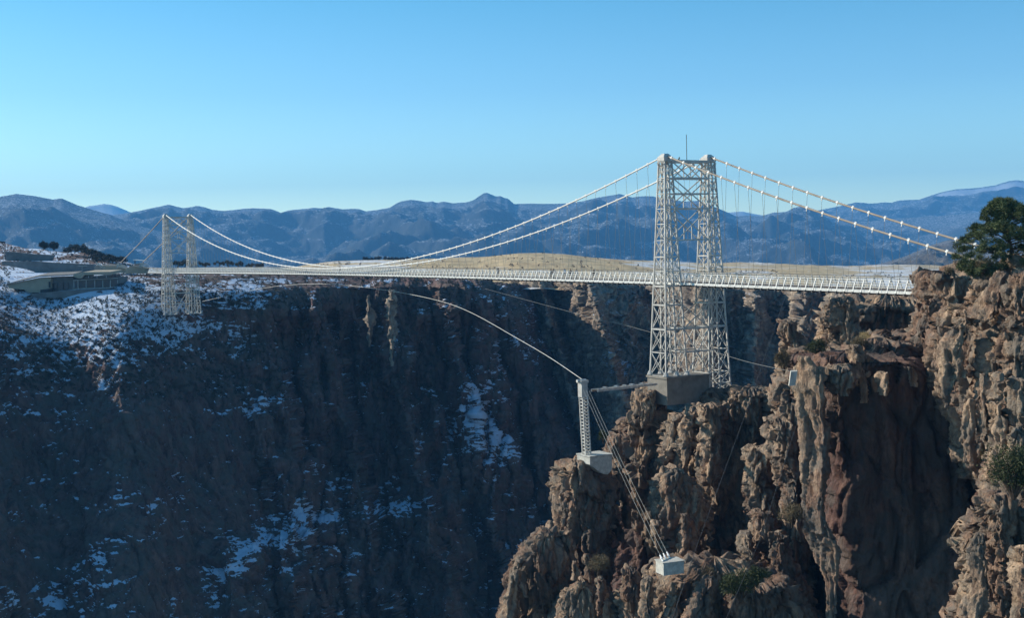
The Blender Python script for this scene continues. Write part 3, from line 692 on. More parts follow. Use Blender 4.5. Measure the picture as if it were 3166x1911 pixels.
Z0 = -19.9                                                    # tower foot
LV = [0, 52, 100, 146, 193, 243, 294, 338, 384, 442, 517, 589, 661]
LV = [ZC - .75 - (l / 661) * (ZC - .75 - Z0) for l in LV]
def hl(z):   # half sizes of a leg at height z (along, across)
    k = (ZC - z) / (ZC - Z0)
    return .72 + (1.95 - .72) * k, .62 + (2.0 - .62) * k
def tower(s0, near):
    pv = empty('bridge_tower', B(s0, 0, Z0))
    tag(pv, 'tall nearer lattice tower of the bridge standing on the pier and rocks at right' if near else 'smaller distant lattice tower of the bridge on the snowy slope at far left', 'tower')
    cols = []
    w = .21 if near else .23
    ext = {1: 1, -1: 0}
    zl = {-1: list(LV), 1: list(LV) + ([LV[-1] - 1.75, LV[-1] - 3.3] if near else [])}
    for sd_ in (-1, 1):
        tc = WC * sd_
        Z = zl[sd_]
        for i, z in enumerate(Z):
            a, c = hl(z)
            ww = .13 if i not in (6, 8, 9, 10) else .22
            for sg in (-1, 1):
                MB().bar(B(s0 + a * sg, tc - c, z), B(s0 + a * sg, tc + c, z), ww * .8, ww).obj('cross_beam', M_paint, pv)
                MB().bar(B(s0 - a, tc + c * sg, z), B(s0 + a, tc + c * sg, z), ww * .8, ww).obj('cross_beam', M_paint, pv)
        for sg in (-1, 1):
            for q in (-1, 0, 1):
                m_ = MB(); pts = [B(s0 + hl(z)[0] * sg, tc + hl(z)[1] * q, z) for z in (ZC - .4, Z[-1])]
                d = (pts[1] - pts[0])
                m_.bar(pts[0], pts[1], w, w, TT)
                cols.append(m_.obj('column', M_paint, pv))
        # diagonals
        DG = MB()
        for i in range(len(Z) - 1):
            (a0, c0), (a1, c1) = hl(Z[i]), hl(Z[i + 1]); z0, z1 = Z[i], Z[i + 1]
            pr = []
            for sg in (-1, 1):
                for q in (-1, 0):
                    pr.append((B(s0 + a0 * sg, tc + c0 * q, z0), B(s0 + a1 * sg, tc + c1 * (q + 1), z1)))
                    pr.append((B(s0 + a0 * sg, tc + c0 * (q + 1), z0), B(s0 + a1 * sg, tc + c1 * q, z1)))
                pr.append((B(s0 - a0, tc + c0 * sg, z0), B(s0 + a1, tc + c1 * sg, z1)))
                pr.append((B(s0 + a0, tc + c0 * sg, z0), B(s0 - a1, tc + c1 * sg, z1)))
            for (p_, q_) in pr:
                if near: MB().bar(p_, q_, .07, .09).obj('diagonal_brace', M_paint, pv)
                else: DG.bar(p_, q_, .07, .09)
        if not near: tag(DG.obj('diagonal_brace', M_paint, pv), kind='stuff')
        # saddle housing
        h = MB(); z = ZC - .42
        h.box(B(s0, tc, z), 1.7, 1.7, .6, (TT, AX, UP))
        h.box(B(s0, tc, z - .38), 1.5, 1.5, .14, (TT, AX, UP))
        b0 = len(h.v)
        for (k_, zz) in ((.88, z + .30), (.38, z + .82)):
            for (x_, y_) in ((-1, -1), (1, -1), (1, 1), (-1, 1)): h.v.append(tuple(B(s0 + x_ * k_ * .88, tc + y_ * k_ * .95, zz)))
        for e in range(4): h.f.append([b0 + e, b0 + (e + 1) % 4, b0 + 4 + (e + 1) % 4, b0 + 4 + e])
        h.f.append([b0 + 4, b0 + 5, b0 + 6, b0 + 7])
        hs = h.obj('saddle_housing', M_paint, pv)
        for e in range(4 if near else 0):
            for sg in (-1, 1):
                q = B(s0 - .66 + .44 * e, tc + sg * 1.0, z - .5); cols.append(MB().bar(q, q - UP * .55 - TT * sg * .3, .09, .12, AX).obj('bracket', M_paint, pv))
    # portal beams between the legs
    def beam(z, ww, q=1):
        a, c = hl(z)
        for sg in (-1, 1):
            MB().bar(B(s0 + a * sg, -WC + c, z), B(s0 + a * sg, WC - c, z), ww * .8, ww).obj('portal_beam', M_paint, pv)
    for i, ww in ((0, .42), (1, .3), (2, .22), (3, .22), (5, .22), (8, .3), (10, .26), (11, .24)): beam(LV[i], ww)
    def xb(i, j, n=1, sg_=(-1, 1)):
        (a0, c0), (a1, c1) = hl(LV[i]), hl(LV[j])
        for sg in sg_:
            for k in range(n):
                f = lambda q, c: (-WC + c) + (2 * (WC - c)) * q
                t0, t1 = f(k / n, c0), f((k + 1) / n, c0); u0_, u1_ = f(k / n, c1), f((k + 1) / n, c1)
                MB().bar(B(s0 + a0 * sg, t0, LV[i]), B(s0 + a1 * sg, u1_, LV[j]), .10, .15).obj('portal_brace', M_paint, pv)
                MB().bar(B(s0 + a0 * sg, t1, LV[i]), B(s0 + a1 * sg, u0_, LV[j]), .10, .15).obj('portal_brace', M_paint, pv)
                if k: MB().bar(B(s0 + a0 * sg, t0, LV[i]), B(s0 + a1 * sg, u0_, LV[j]), .1, .1).obj('portal_brace', M_paint, pv)
    xb(0, 1, 2); xb(1, 3); xb(3, 5); xb(9, 10); xb(10, 12)
    for sg in (-1, 1):
        a0 = hl(LV[2])[0]
        MB().bar(B(s0 + a0 * sg, 0, LV[2]), B(s0 + a0 * sg, 0, LV[3]), .13).obj('portal_brace', M_paint, pv)
        MB().bar(B(s0 + a0 * sg, 0, LV[4]), B(s0 + a0 * sg, 0, LV[5]), .13).obj('portal_brace', M_paint, pv)
    # splayed shoes at the foot
    for sd_ in (-1, 1):
        if sd_ == 1 and near: continue
        for sg in (-1, 1):
            for q in (-1, 0, 1):
                a, c = hl(LV[-1]); p_ = B(s0 + a * sg, sd_ * WC + c * q, LV[-1] - .05)
                cols.append(MB().tube([p_ + UP * .75, p_ + UP * .12], [.2, .5], 6).obj('column_shoe', M_paint, pv))
    if near:
        MB().tube([B(s0, 0, ZC - .6), B(s0, 0, ZC + 3.35)], .05, 6).obj('lightning_mast', M_wire, pv)
    return pv
tower(0, True); tower(-SPAN, False)

# cables: back stay - main span - side span
ZLOW = -4.25
SIDE = 62.
def zcab(s):
    if -SPAN <= s <= 0: return ZLOW + (ZC + .15 - ZLOW) * ((s + SPAN / 2) / (SPAN / 2)) ** 2
    if s > 0: k = s / SIDE; return (ZC + .15) * (1 - k) + (-4.0) * k - 4 * .75 * k * (1 - k)
    k = (-SPAN - s) / 62; return (ZC + .15) * (1 - k) + (-2.6) * k - 4 * .35 * k * (1 - k)
HS = 2.82
clamp0 = None; hang_n = 0
for sd_ in (-1, 1):
    for nm_, s1, s2, n, M, r in (('main_cable', -SPAN, 0, 90, M_cablew, .135), ('main_cable', 0, SIDE, 24, M_cable, .135), ('backstay_cable', -SPAN - 62, -SPAN, 20, M_cable, .15)):
        MB().tube([B(s1 + (s2 - s1) * i / n, WC * sd_, zcab(s1 + (s2 - s1) * i / n)) for i in range(n + 1)], r, 8).obj(nm_, M, bridge)
    ss = [-SPAN + HS * (i + .5) for i in range(95)] + [HS * (i + .55) for i in range(20)]
    for s in ss:
        z = zcab(s); sl = (zcab(s + .1) - zcab(s - .1)) / .2
        if clamp0 is None:
            m_ = MB(); m_.tube([(-.16, 0, 0), (.16, 0, 0)], .155, 8); m_.box((0, 0, -.25), .12, .10, .34); m_.box((0, 0, .22), .3, .1, .1)
            clamp0 = m_.obj('cable_clamp', M_clamp, bridge)
            clamp = clamp0
        else:
            clamp = clamp0.copy(); C.objects.link(clamp); clamp.parent = bridge
        R3 = Matrix((AX, TT, UP)).transposed().to_4x4()
        clamp.matrix_parent_inverse = Matrix.Translation(-Vector(bridge.location))
        clamp.matrix_basis = Matrix.Translation(B(s, WC * sd_, z)) @ R3 @ Matrix.Rotation(-math.atan(sl), 4, 'Y')
        L = z - .4 - (zd(s) + .1)
        if L > .5:
            m_ = MB()
            m_.tube([B(s - .05, WC * sd_, z - .38), B(s - .05, 3.1 * sd_, zd(s) + .1)], .020, 4, False)
            m_.obj('hanger', M_hang, bridge)
# deck
S0, S1 = -SPAN - 29, 62
ST = 1.41
ns = int((S1 - S0) / ST)
def strip(name, t0, t1, z0, z1, M, s0=S0, s1=S1, n=60):
    v = []; f = []
    for i in range(n + 1):
        s = s0 + (s1 - s0) * i / n
        for (t_, z_) in ((t0, z0), (t1, z0), (t1, z1), (t0, z1)): v.append(tuple(B(s, t_, zd(s) + z_)))
    for i in range(n):
        for k in range(4): f.append([i * 4 + k, i * 4 + (k + 1) % 4, i * 4 + 4 + (k + 1) % 4, i * 4 + 4 + k])
    f.append([0, 1, 2, 3]); f.append([n * 4 + k for k in (3, 2, 1, 0)])
    return meshobj(name, v, f, M, bridge)
strip('deck', -2.6, 2.6, .30, .42, M_deck)
for sg in (-1, 1):
    strip('stringer', sg * 2.95, sg * 2.78, .06, .42, M_paintw)
    for zz, w_ in ((.72, .05), (1.02, .05), (1.32, .05), (1.66, .07)):
        q = 2.78 - .12 * 0 - (zz - .4) * .30
        strip('rail', sg * (q - .04), sg * (q + .03), zz, zz + w_, M_paintw)
    strip('handrail', sg * 2.30, sg * 2.36, 1.86, 1.92, M_wire)
post0 = None; crest_n = 0; farposts = MB(); fb = MB()
pm = MB(); pm.bar((0, -3.02, .0), (0, -2.30, 1.74), .12, .14, Vector((1, 0, 0)))
pm2 = MB(); pm2.bar((0, -2.36, .42), (0, -2.36, 1.9), .05, .05, Vector((1, 0, 0)))
R3 = Matrix((AX, TT, UP)).transposed().to_4x4()
M180 = Matrix.Rotation(math.pi, 4, 'Z')
base = Matrix.Translation(-Vector(bridge.location))
beam0 = None
for i in range(ns):
    s = S0 + ST * (i + .5); TM = Matrix.Translation(B(s, 0, zd(s))) @ R3
    if s > -SPAN + 4:
        if post0 is None: post0 = pm.obj('railing_post', M_paintw, bridge); o = post0
        else: o = post0.copy(); C.objects.link(o); o.parent = bridge
        o.matrix_parent_inverse = base; o.matrix_basis = TM
        if beam0 is None: beam0 = MB().box((0, 0, -.02), .22, 6.3, .28).obj('floor_beam', M_wire, bridge); o = beam0
        else: o = beam0.copy(); C.objects.link(o); o.parent = bridge
        o.matrix_parent_inverse = base; o.matrix_basis = TM
    else:
        for v_ in (pm.v,):
            b_ = len(farposts.v); farposts.v += [tuple(TM @ Vector(v)) for v in v_]; farposts.f += [[b_ + k for k in f] for f in pm.f]
        b_ = len(fb.v); q = MB().box((0, 0, -.02), .22, 6.3, .28); fb.v += [tuple(TM @ Vector(v)) for v in q.v]; fb.f += [[b_ + k for k in f] for f in q.f]
    b_ = len(farposts.v); farposts.v += [tuple(TM @ M180 @ Vector(v)) for v in pm.v]; farposts.f += [[b_ + k for k in f] for f in pm.f]
    for MM in (TM, TM @ M180):
        b_ = len(farposts.v); farposts.v += [tuple(MM @ Vector(v)) for v in pm2.v]; farposts.f += [[b_ + k for k in f] for f in pm2.f]
tag(farposts.obj('railing_post', M_paintw, bridge), kind='stuff'); tag(fb.obj('floor_beam', M_wire, bridge), kind='stuff')

# concrete pier under the near tower leg
a, c = hl(Z0)
pier = MB(); pier.box(B(.1, -2.45, Z0 - 2.1), 7.9, 2 * a + .9, 4.2, (TT, AX, UP))
pier.box(B(.1, -2.45, Z0 - .16), 8.2, 2 * a + 1.25, .3, (TT, AX, UP))
tag(pier.obj('concrete_pier', M_conc), 'stained concrete pier under the foot of the right-hand lattice tower', 'pier')

# ------------------------------------------------------------------ wind-guy mast, walkway strut, cables, anchor block
mp = P(1814, 1408, 167.); mtop = P(1809, 1182, 167.)
mast = empty('guy_mast', mp); tag(mast, 'slender perforated steel mast on a pale block, holding the wind cable', 'mast')
hm = mtop.z - mp.z; mtop = Vector((mp.x, mp.y, mtop.z)); lean = Vector((-.35, 0, 0))
g = MB()
hw = .38
for (x_, y_) in ((-1, -1), (1, -1), (1, 1), (-1, 1)):
    MB().bar(mp + AX * hw * x_ + TT * hw * y_, mtop + lean + AX * hw * x_ + TT * hw * y_, .15, .15, TT).obj('mast_leg', M_paint, mast)
nb = 22
for k in range(nb + 1):
    c_ = mp.lerp(mtop + lean, k / nb)
    m_ = MB()
    for sg in (-1, 1):
        m_.bar(c_ + AX * hw * sg - TT * hw, c_ + AX * hw * sg + TT * hw, .05, .16 + .1 * (k > 19)); m_.bar(c_ - AX * hw + TT * hw * sg, c_ + AX * hw + TT * hw * sg, .05, .16)
    m_.obj('batten_plate', M_paint, mast)
h = MB(); tc_ = mtop + lean
h.box(tc_ + UP * .1, 1.15, 1.15, .35, (TT, AX, UP)); h.box(tc_ - UP * 1.0, .93, .93, 1.9, (TT, AX, UP)); h.tube([tc_ + UP * .2 - TT * .9, tc_ + UP * .2 + TT * .5], .22, 8)
h.obj('mast_head', M_paint, mast)
blk = MB()
bA = P(1824, 1420, 165.2); e1 = Vector(TT); e2 = -Vector(AX); zt = mp.z + .02
def blockz(p, z): return Vector((p.x, p.y, z))
front = [blockz(bA, zt), blockz(bA + e1 * 3.5, zt), blockz(bA + e1 * 3.5, zt - 2.0), blockz(bA + e1 * 2.8, zt - 2.6), blockz(bA + e1 * 2.0, zt - 2.4), blockz(bA, zt - 1.0)]
blk.prism(front, e2 * 3.0)
blk.box(bA + e1 * 1.75 + e2 * 1.5 + Vector((0, 0, mp.z - bA.z + .06)), 3.7, 3.2, .14, (e1, e2, UP))
tag(blk.obj('mast_block', M_concl), 'pale concrete block wedged on the rock pinnacle under the slender mast', 'concrete block')
# strut walkway from pier to mast head
w0 = P(1838, 1208, 168.); w1 = P(2022, 1188, 188.)
sw = empty('strut_walkway', w0); tag(sw, 'narrow grey steel strut walkway running from the pier to the slender mast', 'walkway')
dr = (w1 - w0).normalized(); sdv = dr.cross(UP).normalized()
for sg in (-1, 1): MB().bar(w0 + sdv * .45 * sg, w1 + sdv * .45 * sg, .16, .34).obj('side_girder', M_paint, sw)
MB().bar(w0 + UP * .1, w1 + UP * .1, .8, .05).obj('walkway_floor', M_conc, sw)
L_ = (w1 - w0).length
for k in range(1, 14): MB().bar(w0 + dr * L_ * k / 14 - sdv * .4 - UP * .1, w0 + dr * L_ * k / 14 + sdv * .4 - UP * .1, .08, .1).obj('cross_tie', M_paint, sw)
for k, q in ((.34, .7), (.60, .85), (.16, .5), (.48, .5), (.78, .6)): MB().box(w0 + dr * L_ * k + UP * .28, .5, q, .18, (sdv, dr, UP)).obj('cover_plate', M_white if q > .6 else M_paint, sw)
# the wind cable bowing up to the deck and away to the far side
wc = [(1806, 1178, 167.0), (1700, 1106, 190), (1600, 1047, 207), (1459, 968, 235), (1360, 931, 258), (1228, 903, 290), (1096, 885, 325), (998, 878, 350), (899, 881, 375), (800, 894, 393), (626, 932, 412)]
def smooth(pts, n=8):
    out = []
    pts = [Vector(p) for p in pts]
    for i in range(len(pts) - 1):
        p0 = pts[max(i - 1, 0)]; p1 = pts[i]; p2 = pts[i + 1]; p3 = pts[min(i + 2, len(pts) - 1)]
        for k in range(n):
            t = k / n
            out.append(.5 * ((2 * p1) + (p2 - p0) * t + (2 * p0 - 5 * p1 + 4 * p2 - p3) * t * t + (3 * p1 - p0 - 3 * p2 + p3) * t ** 3))
    return out + [pts[-1]]
wp = smooth([P(*q) for q in wc])
tag(MB().tube(wp, [.045 + .0002 * i for i in range(len(wp))], 6).obj('wind_cable', M_paint), 'pale thick wind cable arching below the deck from far slope to mast head', 'cable')
wc2 = [P(2442, 1148, 148.), P(2330, 1124, 160), P(2240, 1098, 172), P(2100, 1052, 190), P(2010, 1027, 205), P(1900, 997, 225), P(1840, 985, 240), P(1500, 893, 330)]
tag(MB().tube(smooth(wc2), .030, 5).obj('wind_cable', M_hang), 'thin grey wind cable passing behind the right tower to a small white block', 'cable')
# anchor box with three guys
A0 = P(2050, 1778, 128.)
anc = empty('anchor_block', A0); tag(anc, 'weathered white anchor block on a rocky ledge holding three guy cables', 'anchor block')
ex = Vector((.93, .36, 0)).normalized(); ey = Vector((-ex.y, ex.x, 0))
sl_ = UP
bb = MB(); bv = []
cz = P(2052, 1782, 128.)
W_, Dp, Hh = 2.35, 1.7, 1.25
bb.box(cz + ex * W_ / 2 + ey * Dp / 2 + UP * Hh / 2, W_, Dp, Hh, (ex, ey, UP)); bb.obj('block_body', M_concl, anc)
bb = MB(); bb.box(cz + ex * W_ / 2 + ey * Dp / 2 + UP * (Hh + .045), W_ + .2, Dp + .16, .09, (ex, ey, UP)); bb.obj('block_cap', M_concl, anc)
tops = []
for k in range(3):
    q = cz + ex * (.22 + .62 * k) + ey * (.5 + .42 * k) + UP * (Hh + .09)
    tgt = tc_ + UP * -.6 + AX * (.2 * k - .2) + TT * (.3 * k)
    dq = (tgt - q).normalized()
    MB().tube([q, q + dq * 1.15], .085, 8).obj('turnbuckle', M_clamp, anc)
    MB().tube([q + dq * .45, q + dq * .75], .13, 8).obj('turnbuckle', M_clamp, anc)
    a_ = q + dq * 1.1; pts = [a_.lerp(tgt, i / 20) - UP * (4 * .35 * (i / 20) * (1 - i / 20)) for i in range(21)]
    lab = ['nearest left of the three guy cables rising from the white anchor block', 'middle one of the three guy cables rising from the white anchor block', 'right-hand of the three guy cables rising from the white anchor block'][k]
    tag(MB().tube(pts, .014, 5).obj('guy_cable', M_wirel), lab, 'cable', 'guy cables of the mast')
# small white anchor of the other wind cable, on the pillar's shoulder
q0 = P(2452, 1168, 127.0)
wb = MB(); wb.prism([q0 + Vector((-.42, 0, -.85)), q0 + Vector((.25, .15, -.8)), q0 + Vector((.5, .2, .6)), q0 + Vector((-.2, 0, .6))], Vector((.2, 1.2, 0)))
tag(wb.obj('cable_block', M_concl), 'small slanted white concrete block on the shoulder of the tall pillar', 'concrete block')
# thin dark tram cables in the foreground
tag(MB().tube([P(2440, 880, 150), P(2382, 1053, 142), P(2300, 1294, 130), P(2157, 1682, 112), P(2080, 1911, 104), P(2040, 2060, 99)], .020, 5).obj('tram_cable', M_wire), 'hair-thin dark cable falling past the rocks left of the tall pillar, the upper one', 'cable', 'foreground tram cables')
tag(MB().tube([P(2500, 1200, 128), P(2453, 1343, 122), P(2350, 1670, 112), P(2248, 1908, 105), P(2200, 2050, 100)], .018, 5).obj('tram_cable', M_wire), 'hair-thin dark cable crossing below the tall pillar towards the bottom edge', 'cable', 'foreground tram cables')

# ------------------------------------------------------------------ people walking on the bridge
def person(s, t, coat, skin=(.35, .22, .16), hat=None, pose=0, label=''):
    me = bpy.data.meshes.new('tmp')
    J = [(0, 0, .95, .15), (0, 0, 1.22, .16), (0, 0, 1.43, .13), (0, 0, 1.52, .06), (0, 0, 1.66, .105), (0, 0, 1.76, .08),
         (-.1, .0, .88, .11), (-.11, .06 + .1 * pose, .48, .075), (-.11, -.02 + .12 * pose, .07, .055), (-.11, .10 + .12 * pose, .03, .045),
         (.1, .0, .88, .11), (.11, -.02 - .06 * pose, .48, .075), (.11, -.14 * pose, .07, .055), (.11, .12 - .14 * pose, .03, .045),
         (-.21, 0, 1.40, .075), (-.27, -.05, 1.12, .055), (-.24, .10, .90, .045), (.21, 0, 1.40, .075), (.27, .04, 1.12, .055), (.25, .16, .95, .045)]
    E_ = [(0, 1), (1, 2), (2, 3), (3, 4), (4, 5), (0, 6), (6, 7), (7, 8), (8, 9), (0, 10), (10, 11), (11, 12), (12, 13), (2, 14), (14, 15), (15, 16), (2, 17), (17, 18), (18, 19)]
    me.from_pydata([j[:3] for j in J], E_, [])
    o = bpy.data.objects.new('person', me); C.objects.link(o)
    md = o.modifiers.new('s', 'SKIN'); md.use_smooth_shade = True
    for i, v in enumerate(me.skin_vertices[0].data):
        v.radius = (J[i][3], J[i][3]); v.use_root = (i == 0)
    o.modifiers.new('u', 'SUBSURF').levels = 1
    dg = bpy.context.evaluated_depsgraph_get(); nm_ = bpy.data.meshes.new_from_object(o.evaluated_get(dg))
    nm_.name = 'person'; o.modifiers.clear(); o.data = nm_
    nm_.materials.clear()
    for nme, col in (('coat', coat), ('trousers', (.02, .022, .03)), ('skin', skin), ('hair', hat or (.03, .02, .015))): nm_.materials.append(plain(nme + '_cloth', col, .9, .15, 6))
    for p in nm_.polygons:
        z = p.center.z; p.material_index = 0 if .86 < z < 1.50 else (1 if z <= .86 else (3 if (z > 1.70 or p.center.y < -.03) else 2))
    sc_ = 1.74 / max(v.co.z for v in nm_.vertices)
    o.scale = (sc_,) * 3; o.location = B(s, t, zd(s) + .42); o.rotation_euler = (0, 0, math.atan2(AX.y, AX.x) + (math.pi / 2 if pose > 0 else -math.pi / 2))
    tag(o, label, 'person', 'people walking across the bridge')
def s_at(x, t):   # picture x -> position along the bridge
    lo, hi = -SPAN, 60.
    for _ in range(40):
        md = (lo + hi) / 2
        if proj(B(md, t, ZD))[0] < x: lo = md
        else: hi = md
    return lo
for x, t, coat, pose, lab in ((1052, -1.4, (.03, .03, .035), 1, 'person in dark coat farthest away on the bridge, where the cables dip lowest'),
    (1541, -1.2, (.02, .02, .025), 1, 'lone person in black leaning by the near railing beneath the tan hill'),
    (1704, -1.6, (.03, .03, .04), -1, 'left of the pair of dark-dressed people walking side by side'),
    (1712, -.7, (.05, .04, .045), -1, 'right of the pair of dark-dressed people walking side by side'),
    (1747, .6, (.75, .75, .76), 1, 'person in a pale jacket between the dark pair and the next walker'),
    (1765, -1.5, (.06, .05, .05), 1, 'person in dark brown coat just right of the pale jacket'),
    (1783, -.9, (.22, .26, .33), -1, 'person in a grey-blue jacket third from the right tower'),
    (1837, -1.6, (.015, .015, .02), 1, 'person in black closest to the right tower on its left side')):
    person(s_at(x, t), t, coat, pose=pose, label=lab)
# bird perched on the cable right of the left leg
bq = P(2089, 490, 193.3); bs_ = s_at(2089, -WC)
m_ = MB(); s_b = 3.3; z_ = zcab(s_b) + .13; c_ = B(s_b, -WC, z_)
m_.tube([c_ + AX * -.22 + UP * .10, c_ + UP * .16, c_ + AX * .1 + UP * .30, c_ + AX * .15 + UP * .40, c_ + AX * .26 + UP * .38], [.03, .12, .10, .07, .01], 8)
m_.tube([c_ + UP * .0, c_ + UP * .12], .015, 4)
tag(m_.obj('perched_bird', M_wire), 'small dark bird perched on the main cable beside the tower top', 'bird')

# ------------------------------------------------------------------ left plateau: buildings, walls, poles
VS = 480 / 2464.
def V(x, y, D): return P(x * VS, 720 + y * VS, D)
def panel(name, pts, D, depth, M, par, rise=0.):
    m_ = MB(); return m_.prism([V(x, y, D) for x, y in pts], (0, depth, rise)).obj(name, M, par)
vc = empty('visitor_centre', V(900, 940, 443)); tag(vc, 'low visitor centre with long sloping roof, blank beige wall and glazed gallery', 'building')
panel('wall', [(120, 815), (620, 712), (805, 712), (805, 890), (640, 948), (465, 948), (380, 900), (140, 880)], 443, 12, M_beige, vc)
panel('door', [(772, 775), (797, 775), (797, 872), (772, 872)], 442.6, .3, M_dark, vc)
panel('recessed_wall', [(806, 700), (1165, 690), (1165, 940), (806, 960)], 445, 12, M_greyw, vc)
for x0_, x1_, y0_, y1_ in ((830, 905, 800, 905), (925, 1000, 790, 900), (1015, 1085, 785, 895)): panel('window', [(x0_, y0_), (x1_, y0_ - 3), (x1_, y1_), (x0_, y1_)], 444.6, .3, M_glass, vc)
panel('roof', [(60, 836), (190, 800), (620, 700), (1170, 672), (1170, 656), (620, 682), (190, 786), (64, 826)], 441.8, 9, M_snowroof, vc, .9)
panel('fascia', [(1165, 650), (1320, 624), (1755, 618), (1762, 662), (1335, 670), (1290, 722), (1235, 722), (1165, 694)], 441.8, 13, M_beige, vc, .5)
panel('window', [(1296, 694), (1765, 664), (1768, 708), (1296, 724)], 443.4, 10, M_glass, vc)
for x_ in (1400, 1535, 1682): panel('mullion', [(x_, 680), (x_ + 9, 680), (x_ + 9, 716), (x_, 716)], 443.1, .2, M_white, vc)
panel('gallery_wall', [(1165, 724), (1900, 700), (1900, 800), (1770, 880), (1165, 905)], 445.6, 9, M_greyw, vc)
xs_ = [1168, 1232, 1362, 1498, 1625, 1745, 1860]
for i in range(6):
    panel('window', [(xs_[i] + 12, 762 - i * 5), (xs_[i + 1] - 3, 757 - i * 5), (xs_[i + 1] - 3, 872 - i * (4 if i < 5 else 12)), (xs_[i] + 12, 876 - i * 4)], 445.3, .25, M_glass, vc)
for x_ in xs_: panel('mullion', [(x_, 752), (x_ + 10, 752), (x_ + 10, 874), (x_, 874)] if x_ < 1800 else [(x_, 752), (x_ + 8, 752), (x_ + 8, 800), (x_, 800)], 444.9, .35, M_white, vc)
panel('gallery_beam', [(1160, 748), (1870, 714), (1870, 724), (1160, 760)], 444.8, .5, M_white, vc)
panel('sill', [(1150, 884), (1740, 866), (1740, 874), (1150, 894)], 444.7, .9, M_concl, vc)
panel('parapet', [(480, 965), (790, 940), (1090, 915), (1500, 888), (1800, 876), (1500, 925), (1330, 985), (1150, 1045), (850, 1040), (520, 1010)], 441, 3.0, M_greyw, vc)
panel('plinth', [(640, 905), (820, 880), (820, 945), (640, 950)], 442.3, 1., M_dark, vc)
def pav(name, label, x, polys, slats, D):
    r_ = empty(name, V(x, 620, D)); tag(r_, label, 'gateway')
    for nm_, pts, M, d_ in polys: panel(nm_, pts, D - (0.3 if nm_ != 'wall' else 0), d_, M, r_)
    for (a_, b_) in slats: MB().bar(V(a_[0], a_[1], D - .6), V(b_[0], b_[1], D - .2), .4, .22).obj('slat', M_concl, r_)
pav('stone_gatehouse', 'beige gatehouse with round stone end and slanting double beam, left of the deck', 1600,
    [('wall', [(1620, 520), (1860, 518), (1995, 575), (1990, 640), (1780, 632), (1640, 610)], M_beige, 6), ('round_end', [(1495, 560), (1510, 528), (1560, 510), (1610, 520), (1635, 560), (1625, 610), (1590, 630), (1530, 628), (1500, 600)], M_conc, 3),
     ('pillar', [(1852, 482), (1874, 482), (1874, 560), (1852, 560)], M_concl, 1.0), ('opening', [(1680, 590), (1745, 595), (1745, 622), (1680, 620)], M_dark, 1), ('opening', [(1770, 585), (1840, 592), (1840, 630), (1770, 622)], M_dark, 1)],
    [((1518, 462), (1668, 556)), ((1518, 478), (1650, 566)), ((1640, 505), (1855, 505)), ((1872, 490), (1992, 522)), ((1872, 510), (1992, 545)), ((1872, 532), (1992, 566))], 472)
pav('entrance_ramp', 'beige ramp wall with pillar and three slats nearest the deck on the far rim', 2200,
    [('wall', [(1985, 590), (2080, 520), (2200, 520), (2300, 556), (2370, 560), (2300, 590), (2300, 645), (1990, 648)], M_beige, 5), ('pillar', [(2220, 472), (2246, 472), (2246, 548), (2220, 548)], M_concl, 1.0), ('opening', [(2140, 500), (2216, 490), (2216, 512), (2140, 514)], M_dark, 1)],
    [((2066, 500), (2222, 488)), ((2244, 480), (2362, 510)), ((2244, 500), (2362, 532)), ((2244, 522), (2362, 552)), ((2100, 520), (2290, 556))], 468)
cn = empty('canopy', V(2200, 470, 490)); tag(cn, 'flat white canopy on dark posts behind the far gateway', 'canopy')
panel('canopy_roof', [(2112, 424), (2284, 440), (2284, 450), (2112, 436)], 489, 5, M_white, cn)
for x_ in (2135, 2265): panel('post', [(x_, 436), (x_ + 8, 436), (x_ + 8, 500), (x_, 500)], 490, .5, M_dark, cn)
for pts, lab, D_ in (([(90, 296), (240, 306), (560, 338), (860, 352), (800, 446), (90, 436)], 'upper grey retaining wall stepping along the snowy hilltop at far left', 546),
                     ([(30, 455), (560, 450), (860, 472), (1500, 500), (1500, 628), (1165, 636), (640, 652), (430, 580), (30, 505)], 'long lower grey retaining wall behind the visitor centre roof', 484)):
    m_ = MB(); m_.prism([V(x, y, D_) for x, y in pts], (0, 2.0, 0)); tag(m_.obj('retaining_wall', M_greyw), lab, 'wall')
hn = MB(); hn.prism([V(1350, 286, 575), V(1392, 286, 575), V(1392, 320, 575), V(1350, 320, 575)], (0, 2, 0)); hn.prism([V(1345, 280, 574.6), V(1397, 280, 574.6), V(1397, 288, 574.6), V(1345, 288, 574.6)], (0, 2.8, 0))
tag(hn.obj('hut', M_beige), 'tiny pale hut half hidden by bushes on the left skyline', 'hut')
pp = empty('light_mast', V(80, 420, 520)); tag(pp, 'dark floodlight mast with boxy head standing at the far left edge', 'light pole')
MB().tube([V(84, 430, 520), V(80, 150, 520)], .14, 6).obj('pole', M_dark, pp); panel('lamp_box', [(0, 132), (75, 138), (75, 166), (0, 160)], 519.6, .8, M_dark, pp)
lp = empty('lamp_post', V(1302, 625, 478)); tag(lp, 'thin lamp post with a flat bar top in front of the lower retaining wall', 'lamp post')
MB().tube([V(1302, 625, 478), V(1302, 528, 478)], .06, 5).obj('pole', M_concl, lp); MB().bar(V(1240, 530, 478), V(1380, 524, 478), .3, .14).obj('lamp_arm', M_concl, lp)
wp_ = MB(); wp_.tube([V(58, 425, 500), V(66, 378, 500)], .16, 5); wp_.box(V(66, 376, 500), .4, .3, .2); tag(wp_.obj('bollard', M_white), 'white leaning marker post on the left road edge', 'post')

